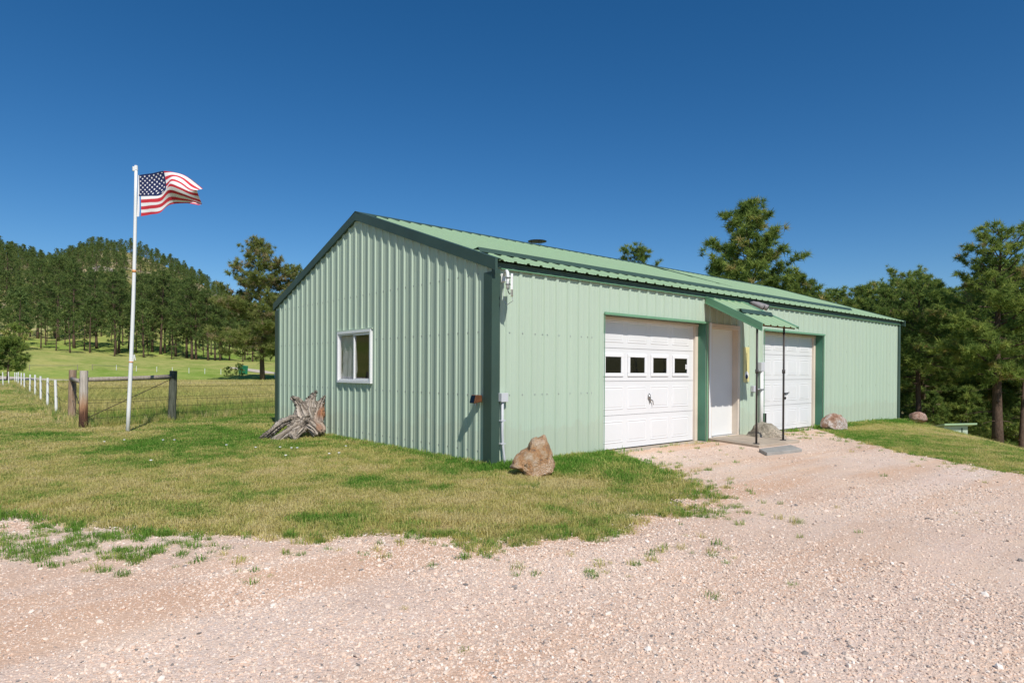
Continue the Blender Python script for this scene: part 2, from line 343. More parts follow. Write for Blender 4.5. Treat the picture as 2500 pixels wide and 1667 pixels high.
def ground():
    rs = np.concatenate([np.linspace(.3, 24, 60), np.geomspace(24.8, 700, 150), np.geomspace(740, 3000, 12)])
    azs = np.radians(np.concatenate([np.linspace(-180, 0, 40, endpoint=False), np.linspace(0, 60, 90, endpoint=False), np.linspace(60, 95, 150, endpoint=False), np.linspace(95, 180, 30, endpoint=False)]))
    A, Rr = np.meshgrid(azs, rs); x = -5.18+Rr*np.cos(A); y = -6.41+Rr*np.sin(A); z = terrain(x, y)
    na = len(azs); nr = len(rs)
    v = np.stack([x, y, z], -1).reshape(-1, 3); v = np.vstack([v, [[-5.18, -6.41, 0]]])
    i, j = np.meshgrid(np.arange(nr-1), np.arange(na), indexing='ij'); jn = (j+1) % na
    q = np.stack([i*na+j, i*na+jn, (i+1)*na+jn, (i+1)*na+j], -1).reshape(-1, 4)[:, ::-1]
    # orientation: want +z normals
    q = q[:, ::-1]
    fan = np.stack([np.full(na, len(v)-1), np.arange(na), (np.arange(na)+1) % na], -1)
    X, Y = v[:, 0], v[:, 1]; r = np.hypot(X+5.18, Y+6.41); az = np.degrees(np.arctan2(Y+6.41, X+5.18))
    lawn = np.array([.40, .335, .165]); green = np.array([.23, .27, .085]); field = np.array([.44, .43, .14]); tan = np.array([.50, .42, .25]); hillc = np.array([.26, .24, .11]); rocky = np.array([.44, .37, .28])
    n1 = fbm(X/1.7, Y/1.7, 3, 4)[:, None]; n2 = fbm(X/9, Y/9, 5, 4)[:, None]; n3 = fbm(X/30, Y/30, 6, 4)[:, None]
    col = lawn*(1-sstep(.42, .62, n1))+green*sstep(.42, .62, n1)
    isf = (sstep(-.4, .4, X+2.6+(Y-9)*-.02)*sstep(-.3, .5, (Y-9.37)-(X+3.27)*.56))[:, None]
    fc = field*(.9+.3*n2)*(1-.0*n1)
    fc = fc*(1-sstep(.5, .7, n2)*.5)+tan*sstep(.5, .7, n2)*.5
    band = (np.exp(-((r-50)/7.0)**2)*.5)[:, None]; fc = fc*(1-band)+tan*band
    col = col*(1-isf)+fc*isf
    far = sstep(66, 84, r)[:, None]; mead = np.array([.30, .39, .11])*(1-sstep(.4, .6, n3)*.45)+np.array([.46, .41, .19])*sstep(.4, .6, n3)*.45
    col = col*(1-far)+mead*far
    hw = sstep(170, 240, r)[:, None]; hc = hillc*(1-sstep(.48, .58, n2))+rocky*sstep(.48, .58, n2)
    col = col*(1-hw)+hc*hw
    rightw = (sstep(55, 45, az)*sstep(26, 34, r))[:, None]; rc = np.array([.26, .25, .11])*(1-sstep(.45, .6, n2))+np.array([.40, .33, .22])*sstep(.45, .6, n2)
    col = col*(1-rightw)+rc*rightw
    me = bpy.data.meshes.new('ground')
    f = np.vstack([q]); tot = len(f)*4+len(fan)*3
    me.vertices.add(len(v)); me.vertices.foreach_set('co', v.astype(np.float32).ravel())
    me.loops.add(tot); me.loops.foreach_set('vertex_index', np.concatenate([f.ravel(), fan.ravel()]).astype(np.int32))
    me.polygons.add(len(f)+len(fan)); me.polygons.foreach_set('loop_start', np.concatenate([np.arange(0, len(f)*4, 4), len(f)*4+np.arange(0, len(fan)*3, 3)]).astype(np.int32))
    me.update(calc_edges=True)
    a = me.attributes.new('cover', 'FLOAT_COLOR', 'POINT'); a.data.foreach_set('color', np.hstack([col, np.ones((len(col), 1))]).astype(np.float32).ravel())
    me.polygons.foreach_set('use_smooth', [True]*len(me.polygons)); me.materials.append(M['ground'])
    o = bpy.data.objects.new('ground', me); C.objects.link(o); tag(o, kind='structure', label='dry lawn, hay meadow and grassy hillside ground')
    return o
GROUND = ground()
M['soil'] = None

# ------------------------------------------------------------------ gravel driveway sheet (4+ mm above the lawn, ragged edge cut along the grass)
m, t, p = new_mat('crushed_limestone')
tc = N(t, 'ShaderNodeTexCoord')
v1 = N(t, 'ShaderNodeTexVoronoi'); v1.inputs['Scale'].default_value = 62; v1.inputs['Randomness'].default_value = 1; t.links.new(tc.outputs['Object'], v1.inputs['Vector'])
v2 = N(t, 'ShaderNodeTexVoronoi'); v2.inputs['Scale'].default_value = 150; t.links.new(tc.outputs['Object'], v2.inputs['Vector'])
sep = N(t, 'ShaderNodeSeparateColor'); t.links.new(v1.outputs['Color'], sep.inputs[0])
sep2 = N(t, 'ShaderNodeSeparateColor'); t.links.new(v2.outputs['Color'], sep2.inputs[0])
stops = [(.0, (.36, .30, .27)), (.08, (.56, .46, .39)), (.35, (.67, .53, .43)), (.6, (.75, .62, .515)), (.85, (.69, .505, .385)), (1.0, (.80, .72, .65))]
c = mixc(t, .5, ramp(t, sep.outputs[0], stops), ramp(t, sep2.outputs[1], stops))
big = noise(t, .55, 5, .6); med = noise(t, 1.1, 6, .7); fine = noise(t, 210, 3, .6)
mpt = N(t, 'ShaderNodeMapping'); mpt.inputs['Rotation'].default_value = (0, 0, R(-38)); mpt.inputs['Scale'].default_value = (.16, 1.35, 1); t.links.new(tc.outputs['Object'], mpt.inputs[0])
trk = noise(t, 1.0, 4, .6, vec=mpt.outputs[0])
dust = mixc(t, fine, (.58, .41, .285), (.80, .62, .475))
c = mixc(t, ramp(t, med, [(.46, (0, 0, 0)), (.62, (.62, .62, .62))]), c, dust)
c = mixc(t, ramp(t, trk, [(.47, (0, 0, 0)), (.60, (.60, .60, .60))]), c, mixc(t, 1.0, dust, (1.02, .93, .86), 'MULTIPLY'))
c = mixc(t, 1.0, c, ramp(t, trk, [(.36, (1.06, 1.06, 1.08)), (.46, (1, 1, 1)), (.62, (.95, .92, .89))]), 'MULTIPLY')
c = mixc(t, 1.0, c, ramp(t, big, [(.36, (.93, .85, .80)), (.64, (1.07, 1.07, 1.09))]), 'MULTIPLY')
t.links.new(c, p.inputs['Base Color']); p.inputs['Roughness'].default_value = .95; p.inputs['Specular IOR Level'].default_value = .1
hm = N(t, 'ShaderNodeMath', operation='MULTIPLY_ADD'); t.links.new(v1.outputs['Distance'], hm.inputs[0]); hm.inputs[1].default_value = -1.4; t.links.new(sep2.outputs[0], hm.inputs[2])
bump(t, p, hm.outputs[0], .45, .007); M['gravel'] = m
def gravel():
    st = .09
    gx = np.arange(-17, 9.6, st); gy = np.arange(-14, 1.5, st)
    X, Y = np.meshgrid(gx, gy, indexing='ij'); sd = gsd(X, Y)
    barnd = in_barn(X, Y, .0)
    h = .012+.022*fbm(X*.8, Y*.8, 1, 3)
    h = h*np.clip(sd/.25, .35, 1)+.002
    n1, n2 = X.shape
    keep = sd > 0
    # cut cells by the edge: clip each triangle against sd=0
    P = np.stack([X, Y, h, sd], -1)
    V4 = []; F = []
    idx = -np.ones(X.shape, int)
    allin = keep[:-1, :-1] & keep[1:, :-1] & keep[1:, 1:] & keep[:-1, 1:]
    anyin = keep[:-1, :-1] | keep[1:, :-1] | keep[1:, 1:] | keep[:-1, 1:]
    used = np.zeros(X.shape, bool)
    ii, jj = np.nonzero(allin)
    for a, b in ((0, 0), (1, 0), (1, 1), (0, 1)): used[ii+a, jj+b] = True
    ui, uj = np.nonzero(used); idx[ui, uj] = np.arange(len(ui))
    verts = P[ui, uj, :3].tolist()
    faces = np.stack([idx[ii, jj], idx[ii+1, jj], idx[ii+1, jj+1], idx[ii, jj+1]], -1).tolist()
    bi, bj = np.nonzero(anyin & ~allin)
    for i, j in zip(bi, bj):
        q = [P[i, j], P[i+1, j], P[i+1, j+1], P[i, j+1]]; out = []
        for k in range(4):
            a = q[k]; b = q[(k+1) % 4]
            if a[3] > 0: out.append(a[:3])
            if (a[3] > 0) != (b[3] > 0):
                tt = a[3]/(a[3]-b[3]); out.append((a+(b-a)*tt)[:3])
        if len(out) >= 3:
            k0 = len(verts); verts += [list(o) for o in out]; faces.append(list(range(k0, k0+len(out))))
    me = bpy.data.meshes.new('gravel_driveway'); me.from_pydata(verts, [], faces); me.update()
    me.polygons.foreach_set('use_smooth', [True]*len(me.polygons)); me.materials.append(M['gravel'])
    o = bpy.data.objects.new('gravel_driveway', me); C.objects.link(o)
    return tag(o, 'pinkish crushed stone driveway in front of the barn', kind='structure')
gravel()
# far gravel roads, ribbons following the meadow
m, t, p = new_mat('pale_road'); f = noise(t, 3, 5)
t.links.new(ramp(t, f, [(.3, (.46, .40, .32)), (.7, (.60, .53, .44))]), p.inputs['Base Color']); p.inputs['Roughness'].default_value = 1; p.inputs['Specular IOR Level'].default_value = 0; M['road'] = m
def ribbon(name, pts, w, label, lift=.06):
    P = [Vector((x, y, 0)) for x, y in pts]; fine = []
    for a, b in zip(P, P[1:]):
        n = max(2, int((b-a).length/2.0))
        fine += [a.lerp(b, k/n) for k in range(n)]
    fine.append(P[-1]); b = MB(); vs = []; fs = []
    for i, q in enumerate(fine):
        d = (fine[min(i+1, len(fine)-1)]-fine[max(0, i-1)]).normalized(); s = Vector((-d.y, d.x, 0))
        for k in (-1, -.33, .33, 1):
            e = q+s*(w/2*k*(1+.12*math.sin(i*1.7+k))); vs.append((e.x, e.y, tz(e.x, e.y)+lift))
    for i in range(len(fine)-1):
        for k in range(3): fs.append((i*4+k, (i+1)*4+k, (i+1)*4+k+1, i*4+k+1))
    o = b.add(vs, fs).build(name, M['road'])
    for pl in o.data.polygons:
        if pl.normal.z < 0: pl.flip()
    return tag(o, label, kind='structure')
def gp(px, dep): q = CAMLOC+(fw+r2*((px-1250)/1561.8))*dep; return (q.x, q.y)
ribbon('gravel_road', [gp(-420, 76), gp(-200, 74), gp(0, 72.5), gp(120, 71), gp(220, 68), gp(310, 65.5), gp(385, 63)], 5.5, 'pale gravel road crossing the far end of the meadow', .03)
ribbon('gravel_road', [(50, 84), (38, 88), (31, 92), (30, 98), (29, 104)], 2.6, 'pale lane bending round the bushes beyond the meadow')
# ------------------------------------------------------------------ the barn
BL, BW = 14.42, 7.41
ZE, SLP = 2.66, .34
def zroof(y): yy = min(y, BW-y); return ZE+SLP*(yy+.11)
barn = empty('metal_barn', (0, 0, 0), 0, 'sage green ribbed metal barn with dark green trim and two white garage doors', 'barn')
PITCH = .2286
def profile(u0, u1, phase, breaks=()):
    pr = [(-.034, 0), (-.020, .021), (.020, .021), (.034, 0), (.064, 0), (.071, .0045), (.081, .0045), (.088, 0), (.141, 0), (.148, .0045), (.158, .0045), (.165, 0)]
    pts = []
    k = math.floor((u0-phase)/PITCH)-1
    while phase+k*PITCH < u1+PITCH:
        pts += [(phase+k*PITCH+a, b) for a, b in pr]; k += 1
    us = [q[0] for q in pts]; hs = [q[1] for q in pts]
    inner = [q for q in pts if u0+1e-4 < q[0] < u1-1e-4]
    for bb in [u0, u1]+[b for b in breaks if u0 < b < u1]: inner.append((bb, float(np.interp(bb, us, hs))))
    return sorted(inner)
def panel(name, u0, u1, phase, zlo, zhi, mapf, mat, holes=(), parent=barn):
    br = [b for h in holes for b in h[:2]]
    pr = profile(u0, u1, phase, br); mb = MB()
    for (ua, ha), (ub, hb) in zip(pr, pr[1:]):
        if ub-ua < 1e-6: continue
        um = (ua+ub)/2; segs = [(zlo, zlo, zhi(ua), zhi(ub))]
        for (h0, h1, z0, z1) in holes:
            if h0 < um < h1:
                segs = []
                if z0 > zlo+.005: segs.append((zlo, zlo, z0, z0))
                segs.append((z1, z1, zhi(ua), zhi(ub)))
        for (a0, b0, a1, b1) in segs: mb.quad(mapf(ua, a0, ha), mapf(ub, b0, hb), mapf(ub, b1, hb), mapf(ua, a1, ha))
    return mb.build(name, mat, parent)
D1 = (2.165, 4.915, .0, 2.125); D2 = (6.975, 9.65, .0, 2.10); SD = (4.99, 6.03, .0, 2.125)
WIN = (3.153, 4.395, 1.035, 1.93)
gz = lambda y: zroof(y)-.03
# long wall (y = 0, faces -y)
edges = [.0]+[.0221+.9144*n for n in range(1, 16)]+[BL]
for a, b in zip(edges, edges[1:]):
    panel('wall_panel', a, b, .0221, .0, lambda u: 2.66, lambda u, z, h: (u, -h, z), M['wall'], (D1, D2, SD))
    panel('wall_panel', a, b, .0221, .0, lambda u: 2.66, lambda u, z, h: (u, BW+h, z), M['wall'])
edges = [.0]+[.789+.9144*n for n in range(0, 8) if .789+.9144*n < BW-.05]+[BW]
for a, b in zip(edges, edges[1:]):
    mid = [BW/2] if a < BW/2 < b else []
    for x0, sgn, hol in ((0, -1, (WIN,)), (BL, 1, ())):
        if mid:
            # the ridge falls inside this sheet: keep the peak vertex
            mb = panel('wall_panel', a, b, .1032, -.02, gz, lambda u, z, h, x0=x0, sgn=sgn: (x0+sgn*h, u, z), M['wall'], tuple(hol)+((BW/2-1e-4, BW/2+1e-4, 9, 9),) if 0 else hol)
        else: panel('wall_panel', a, b, .1032, -.02, gz, lambda u, z, h, x0=x0, sgn=sgn: (x0+sgn*h, u, z), M['wall'], hol)
# roof sheets
RY = [-.11, BW/2]
edges = [-.035]+[.0221+.9144*n for n in range(1, 16)]+[BL+.12]
for a, b in zip(edges, edges[1:]):
    for side in (0, 1):
        pr = profile(a, b, .0221+.05); mb = MB()
        f = (lambda y: y) if side == 0 else (lambda y: BW-y)
        for (ua, ha), (ub, hb) in zip(pr, pr[1:]):
            mb.quad((ua, f(-.11), zroof(-.11)+ha), (ub, f(-.11), zroof(-.11)+hb), (ub, f(BW/2), zroof(BW/2)+hb), (ua, f(BW/2), zroof(BW/2)+ha))
        mb.build('roof_panel', M['roof'], barn)
# ridge cap: two flanges resting on the ribs
mb = MB()
for sg in (-1, 1):
    y0, y1 = BW/2, BW/2+sg*.17; z0, z1 = zroof(BW/2)+.03, zroof(BW/2)-SLP*.17+.023
    mb.hexa([(-.05, y0, z0-.004), (BL+.13, y0, z0-.004), (BL+.13, y1, z1-.004), (-.05, y1, z1-.004)], [(-.05, y0, z0), (BL+.13, y0, z0), (BL+.13, y1, z1), (-.05, y1, z1)])
    mb.hexa([(-.05, y1, z1-.012), (BL+.13, y1, z1-.012), (BL+.13, y1+sg*.004, z1-.012), (-.05, y1+sg*.004, z1-.012)], [(-.05, y1, z1), (BL+.13, y1, z1), (BL+.13, y1+sg*.004, z1), (-.05, y1+sg*.004, z1)])
mb.build('ridge_cap', M['dark'], barn)
# rake trims on both gables
for x0, sg in ((0, -1), (BL+.085, 1)):
    for side in (0, 1):
        f = (lambda y: y) if side == 0 else (lambda y: BW-y)
        mb = MB(); ya, yb = -.115, BW/2
        ta, tb = zroof(ya)+.030, zroof(yb)+.030
        xo, xi = x0+sg*.045, x0+sg*.006
        lo = [(xo, f(ya), ta-.150), (xi, f(ya), ta-.150), (xi, f(yb), tb-.150), (xo, f(yb), tb-.150)]
        hi = [(xo, f(ya), ta), (xi, f(ya), ta), (xi, f(yb), tb), (xo, f(yb), tb)]
        mb.hexa(lo, hi)
        xf = x0-sg*.055
        mb.hexa([(xi, f(ya), ta-.006), (xf, f(ya), ta-.006), (xf, f(yb), tb-.006), (xi, f(yb), tb-.006)], [(xi, f(ya), ta), (xf, f(ya), ta), (xf, f(yb), tb), (xi, f(yb), tb)])
        # hemmed lower lip
        mb.hexa([(xo+sg*.006, f(ya), ta-.156), (xi, f(ya), ta-.156), (xi, f(yb), tb-.156), (xo+sg*.006, f(yb), tb-.156)], [(xo+sg*.006, f(ya), ta-.1505), (xi, f(ya), ta-.1505), (xi, f(yb), tb-.1505), (xo+sg*.006, f(yb), tb-.1505)])
        mb.build('rake_trim', M['dark'], barn)
# eave fascia, ledge
for side in (0, 1):
    f = (lambda y: y) if side == 0 else (lambda y: BW-y)
    ys = sorted
    mb = MB(); a, b = sorted((f(-.036), f(-.0205))); mb.box(.06, BL-.03, a, b, 2.588, 2.656); mb.build('eave_fascia', M['dark'], barn)
    mb = MB(); a, b = sorted((f(-.052), f(-.0205))); mb.box(.11, BL-.03, a, b, 2.570, 2.581); mb.build('eave_ledge', M['green'], barn)
# corner trims: a boxed wall-side flange standing proud, a flat flange behind it on the gable
for (cx, cy, sx, sy) in ((0, 0, -1, -1), (BL, 0, 1, -1), (0, BW, -1, 1), (BL, BW, 1, 1)):
    mb = MB(); ex, ey = cx+sx*.030, cy+sy*.030
    x0, x1 = sorted((ex, cx-sx*.105)); y0, y1 = sorted((ey, ey-sy*.005)); mb.box(x0, x1, y0, y1, -.02, 2.566)
    x0, x1 = sorted((ex, ex-sx*.005)); y0, y1 = sorted((ey-sy*.0052, cy-sy*.135)); mb.box(x0, x1, y0, y1, -.02, 2.525)
    a0 = cy-sy*.1352; x0, x1 = sorted((ex, ex-sx*.028)); y0, y1 = sorted((a0, a0-sy*.004)); mb.box(x0, x1, y0, y1, -.02, 2.525)
    a0 = cx-sx*.1052; x0, x1 = sorted((a0, a0-sx*.004)); y0, y1 = sorted((ey-sy*.001, ey-sy*.028)); mb.box(x0, x1, y0, y1, -.02, 2.566)
    mb.build('corner_trim', M['dark'], barn)
# snow guard: bent flashing across the ribs
def guard(mb, x0, x1, y, zf, h=.115, back=.13, skew=0.0):
    z = zf(y); A = lambda x, yy, zz: (x+skew*(yy), yy, zz)
    for (ya, za, yb, zb) in ((y, z+.022, y+.035, z+.022+h), (y+.035, z+.022+h, y+.035+back, zf(y+.035+back)+.024)):
        mb.hexa([A(x0, ya, za), A(x1, ya, za), A(x1, yb, zb-.004), A(x0, yb, zb-.004)], [A(x0, ya, za+.004), A(x1, ya, za+.004), A(x1, yb, zb), A(x0, yb, zb)])
mb = MB(); guard(mb, .12, 12.35, .42, zroof, .062, .11); mb.build('snow_guard', M['dark'], barn)
mb = MB()
q = [(7.62, 3.45), (8.38, 1.52)]  # thin dark strip, tapering down the roof slope
(xa, ya), (xb, yb) = q
mb.hexa([(xa, ya, zroof(ya)+.02), (xa+.09, ya, zroof(ya)+.02), (xb+.02, yb, zroof(yb)+.02), (xb, yb, zroof(yb)+.02)], [(xa, ya, zroof(ya)+.05), (xa+.09, ya, zroof(ya)+.045), (xb+.02, yb, zroof(yb)+.024), (xb, yb, zroof(yb)+.024)])
mb.build('dark_strip', M['dark'], barn)
# screws: one stuff part
mb = MB()
def screw(P, n, r=.009):
    n = Vector(n); a = n.orthogonal().normalized(); b = n.cross(a); P = Vector(P)
    mb.tube([P, P+n*.006], r, 6)
for zz in (.936, 1.757):
    k = 0
    while .0221+k*PITCH < BL:
        x = .0221+k*PITCH
        for dx in ((.046, -.046) if k % 4 == 0 else (.046,)):
            if not any(h[0]-.05 < x+dx < h[1]+.05 for h in (D1, D2, SD)) and x > .15: screw((x+dx, -.001, zz), (0, -1, 0))
        k += 1
x = 2.3
while x < 4.9: screw((x, -.006, 2.165), (0, -1, 0)); x += .2286
for zz in (.936, 1.769, 2.5317, .2):
    k = 0
    while .1032+k*PITCH < BW:
        y = .1032+k*PITCH
        for dy in ((.046, -.046) if k % 4 == 3 else (-.046,)):
            if zz < gz(y)-.1 and not (WIN[0]-.05 < y+dy < WIN[1]+.05 and WIN[2] < zz < WIN[3]): screw((-.001, y+dy, zz), (-1, 0, 0))
        k += 1
o = mb.build('screw', M['steel'], barn); o['kind'] = 'stuff'

# window on the gable
w = MB(); y0, y1, z0, z1 = WIN
def frame(mb, y0, y1, z0, z1, wd, xa, xb, ax='x'):
    B = (lambda a0, a1, b0, b1: mb.box(xa, xb, a0, a1, b0, b1)) if ax == 'x' else (lambda a0, a1, b0, b1: mb.box(a0, a1, xa, xb, b0, b1))
    B(y0, y1, z0, z0+wd); B(y0, y1, z1-wd, z1); B(y0, y0+wd, z0+wd, z1-wd); B(y1-wd, y1, z0+wd, z1-wd)
frame(w, y0-.004, y1+.004, z0-.004, z1+.004, .042, -.046, .03)
wf = bevel(w.build('window', M['vinyl'], barn), .003)
mid = 3.765
s = MB(); frame(s, mid+.005, y1-.042, z0+.042, z1-.042, .022, -.026, .0); s.build('window_sash', M['vinyl'], wf)
s = MB(); frame(s, y0+.042, mid+.035, z0+.042, z1-.042, .038, -.022, .012); bevel(s.build('window_sash', M['vinyl'], wf), .002)
MB().quad((-.010, y1-.064, z0+.064), (-.010, mid+.027, z0+.064), (-.010, mid+.027, z1-.064), (-.010, y1-.064, z1-.064)).build('pane', M['glass'], wf)
MB().quad((-.006, mid-.003, z0+.08), (-.006, y0+.08, z0+.08), (-.006, y0+.08, z1-.08), (-.006, mid-.003, z1-.08)).build('pane', M['glass'], wf)
# wrinkled plastic sheet hanging behind the left pane
g = MB(); vs = []; fs = []; n = 14
for i in range(n+1):
    for j in range(n+1):
        yy = mid+.02+(y1-mid-.06)*i/n; zz = z0+.03+(z1-z0-.10)*j/n
        vs.append((.034+.012*math.sin(i*1.3+j*.35)+.012*mnoise.noise((i*.5, j*.4, 2)), yy, zz))
for i in range(n):
    for j in range(n): fs.append((i*(n+1)+j, (i+1)*(n+1)+j, (i+1)*(n+1)+j+1, i*(n+1)+j+1))
g.add(vs, fs).build('plastic_curtain', M['curtain'], wf, smooth=True)
MB().box(-.034, -.004, y0-.03, y1+.03, z1+.006, z1+.03).build('drip_cap', M['wall'], barn)

# garage doors
def stamp(mb, x0, x1, z0, z1, y, wd=.028, out=.007):
    # raised moulding ring around a panel
    o = [(x0, z0), (x1, z0), (x1, z1), (x0, z1)]; mI = [(x0+wd*.45, z0+wd*.45), (x1-wd*.45, z0+wd*.45), (x1-wd*.45, z1-wd*.45), (x0+wd*.45, z1-wd*.45)]
    i = [(x0+wd, z0+wd), (x1-wd, z0+wd), (x1-wd, z1-wd), (x0+wd, z1-wd)]
    vs = [(a, y, b) for a, b in o]+[(a, y-out, b) for a, b in mI]+[(a, y-.0006, b) for a, b in i]+[(a, y-out*.75, b) for a, b in [(x0+wd*1.7, z0+wd*1.7), (x1-wd*1.7, z0+wd*1.7), (x1-wd*1.7, z1-wd*1.7), (x0+wd*1.7, z1-wd*1.7)]]
    fs = []
    for r in range(3):
        for k in range(4): fs.append((r*4+k, r*4+(k+1) % 4, (r+1)*4+(k+1) % 4, (r+1)*4+k))
    fs.append((12, 13, 14, 15)); mb.add(vs, fs)
def garage_door(x0, x1, ztop, centres, pw, windows, label):
    o = empty('garage_door', label=label); o.parent = barn
    yd = .205; hs = [(.03, .554), (.560, 1.096), (1.102, 1.621), (1.627, ztop+.04)]
    for k, (za, zb) in enumerate(hs):
        mb = MB(); mb.box(x0, x1, yd, yd+.045, za, zb)
        for cx in centres:
            if k == 2 and windows: continue
            stamp(mb, cx-pw/2, cx+pw/2, za+.085, zb-.085, yd-.0005)
        mb.build('door_section', M['door'], o)
        if k == 2 and windows:
            for cx in centres:
                mb = MB(); frame(mb, cx-.245, cx+.245, 1.175, 1.54, .055, yd-.018, yd-.001, 'y'); bevel(mb.build('window_frame', M['vinyl'], o), .006)
                MB().box(cx-.19, cx+.19, yd-.006, yd-.001, 1.23, 1.485).build('pane', M['darkglass'], o)  # opaque pane; the unlit interior behind it is painted as near-black colour
    MB().box(x0, x1, yd+.002, yd+.04, .006, .029).build('weather_seal', M['rubber'], o)
    return o
gd = garage_door(2.18, 4.875, 2.1, [2.62, 3.224, 3.83, 4.437], .50, True, 'white garage door with a row of four square windows')
mb = MB(); mb.tube([(3.55, .204, .89), (3.545, .190, .85), (3.552, .178, .79), (3.562, .186, .73)], [.012, .017, .016, .008], 8); mb.tube([(3.54, .2, .87), (3.54, .2, .80)], [.03, .03], 8)
mb.tube([(3.545, .17, .80), (3.60, .165, .765), (3.62, .168, .70)], [.010, .009, .007], 6); mb.build('door_handle', M['chrome'], gd, True)
MB().box(4.585, 4.62, .1975, .1988, 1.30, 1.385).build('window_sticker', M['vinyl'], gd)
gd2 = garage_door(6.99, 9.60, 2.07, [7.43, 8.015, 8.60, 9.185], .47, False, 'plain white garage door right of the awning')
mb = MB(); mb.tube([(8.29, .2045, .80), (8.29, .17, .80)], .016, 8); mb.tube([(8.29, .175, .80), (8.42, .172, .82)], .010, 6); mb.tube([(8.30, .2045, .70), (8.30, .19, .70)], .028, 10); mb.build('door_handle', M['black'], gd2)
MB().box(7.285, 7.36, .13, .2035, .15, .41).build('dark_plate', M['black'], gd2)  # small black plate low on the left of the door
# lining of the door openings
for (x0, x1, zb, zt), zz in ((D1, 2.125), (D2, 2.10)):
    MB().box(x1, x1+.012, .0005, .196, .02, zt).build('door_jamb', M['jamb'], barn)
    MB().box(x0-.012, x0, .0005, .196, .02, zt).build('door_jamb', M['jamb'], barn)
    MB().box(x0-.014, x1+.045, -.042, -.0205, zt-.012, zt+.022).box(x0+.001, x1-.001, -.0203, .06, zt-.012, zt-.004).build('header_trim', M['green'], barn)
    mb = MB(); mb.box(x1+.0005, x1+.04, -.028, -.0205, 0.0, zt-.013); mb.build('jamb_trim', M['green'], barn)
    mb = MB(); mb.box(x0-.012, x0-.0005, -.028, -.0205, 0.0, zt-.013); mb.build('jamb_trim', M['green'], barn)
    MB().box(x1-.085, x1-.001, .160, .2035, .015, zt-.055).build('door_stop', M['cream'], barn); MB().box(x0+.001, x0+.016, .150, .2035, .015, zt-.055).build('door_stop', M['cream'], barn)
    MB().box(x0+.001, x1-.001, .150, .2035, zt-.0545, zt-.013).build('door_stop', M['cream'], barn)
# service door
x0, x1, zb, zt = SD
sdo = empty('service_door', label='flush white side door under the awning'); sdo.parent = barn
mb = MB(); frame(mb, x0, x1, .0, zt, .075, -.034, .10, 'y'); fr = mb.build('door_frame', M['cream'], sdo)
mb = MB(); mb.box(x0-.012, x0+.062, -.036, -.0345, 0, zt+.01); mb.build('door_casing', M['white'], sdo)
bevel(MB().box(x0+.0755, x1-.0755, .085, .125, .08, zt-.0765).build('door_leaf', M['sdoor'], sdo), .004)
MB().box(x0+.076, x1-.076, .0, .08, .055, .077).build('door_sill', M['steel'], sdo)
mb = MB(); mb.tube([(x0+.145, .085, .963), (x0+.145, .045, .963)], [.012, .012], 8); mb.tube([(x0+.145, .05, .963), (x0+.145, .038, .963), (x0+.145, .02, .963)], [.016, .027, .016], 10)
mb.build('door_knob', paint('brass', (.45, .30, .10), .3, .1, .5, 9, .8), sdo, True)

# awning over the side door
aw = empty('awning', label='small green metal awning over the side door'); aw.parent = barn
YF = -1.15; XLw, XRw, XLf, XRf = 4.85, 6.10, 4.69, 5.95
def awz(y): return 2.575+(y+.02)*.475
def awx(f, y): tt = (y+.02)/(YF+.02); a = XLw+(XLf-XLw)*tt; b = XRw+(XRf-XRw)*tt; return a+(b-a)*f
wd = XRw-XLw; pr = profile(0, wd, .06); mb = MB()
for (ua, ha), (ub, hb) in zip(pr, pr[1:]):
    mb.quad((awx(ua/wd, YF-.03), YF-.03, awz(YF-.03)+ha), (awx(ub/wd, YF-.03), YF-.03, awz(YF-.03)+hb), (awx(ub/wd, -.02), -.02, awz(-.02)+hb), (awx(ua/wd, -.02), -.02, awz(-.02)+ha))
mb.build('awning_sheet', M['roof'], aw)
mb = MB(); q = [(awx(.02, YF+.02), YF+.02), (awx(.98, YF+.02), YF+.02), (awx(.98, -.03), -.03), (awx(.02, -.03), -.03)]
mb.hexa([(a, b, awz(b)-.040) for a, b in q], [(a, b, awz(b)-.004) for a, b in q]); mb.build('awning_underside', M['ply'], aw)
for ff, sg in ((0.0, -1), (1.0, 1)):
    mb = MB()
    for (d0, d1, lo, hi) in (((.001, .018, -.095, .030), (.018, .034, -.100, -.078)) if sg < 0 else ((.001, .008, -.012, .030),)):
        a0, a1 = d0*sg, d1*sg
        P = lambda y, dd, dz: (awx(ff, y)+dd, y, awz(y)+dz)
        mb.hexa([P(YF-.04, a0, lo), P(YF-.04, a1, lo), P(-.04, a1, lo), P(-.04, a0, lo)], [P(YF-.04, a0, hi), P(YF-.04, a1, hi), P(-.04, a1, hi), P(-.04, a0, hi)])
    P = lambda y, dd, dz: (awx(ff, y)+dd, y, awz(y)+dz)
    mb.hexa([P(YF-.04, -sg*.055, .024), P(YF-.04, sg*.018, .0305), P(-.04, sg*.018, .0305), P(-.04, -sg*.055, .024)], [P(YF-.04, -sg*.055, .027), P(YF-.04, sg*.018, .034), P(-.04, sg*.018, .034), P(-.04, -sg*.055, .027)])
    mb.build('awning_trim', M['green'], aw)
mb = MB(); guard(mb, awx(.12, -.72), awx(.96, -.72), -.72, awz, .070, .10); mb.build('awning_guard', M['dark'], aw)
for (px, py) in ((4.77, -1.05), (5.69, -1.05)):
    mb = MB(); mb.tube([(px, py, .075), (px, py, awz(py)-.042)], .017, 10); po = mb.build('awning_post', M['brownpipe'], aw, True)
    MB().tube([(px, py, 1.235), (px, py, 1.30)], .026, 10).build('coupling', M['brownpipe'], po, True)
    MB().tube([(px, py, .070), (px, py, .082)], .052, 12).build('foot_plate', M['brownpipe'], po)
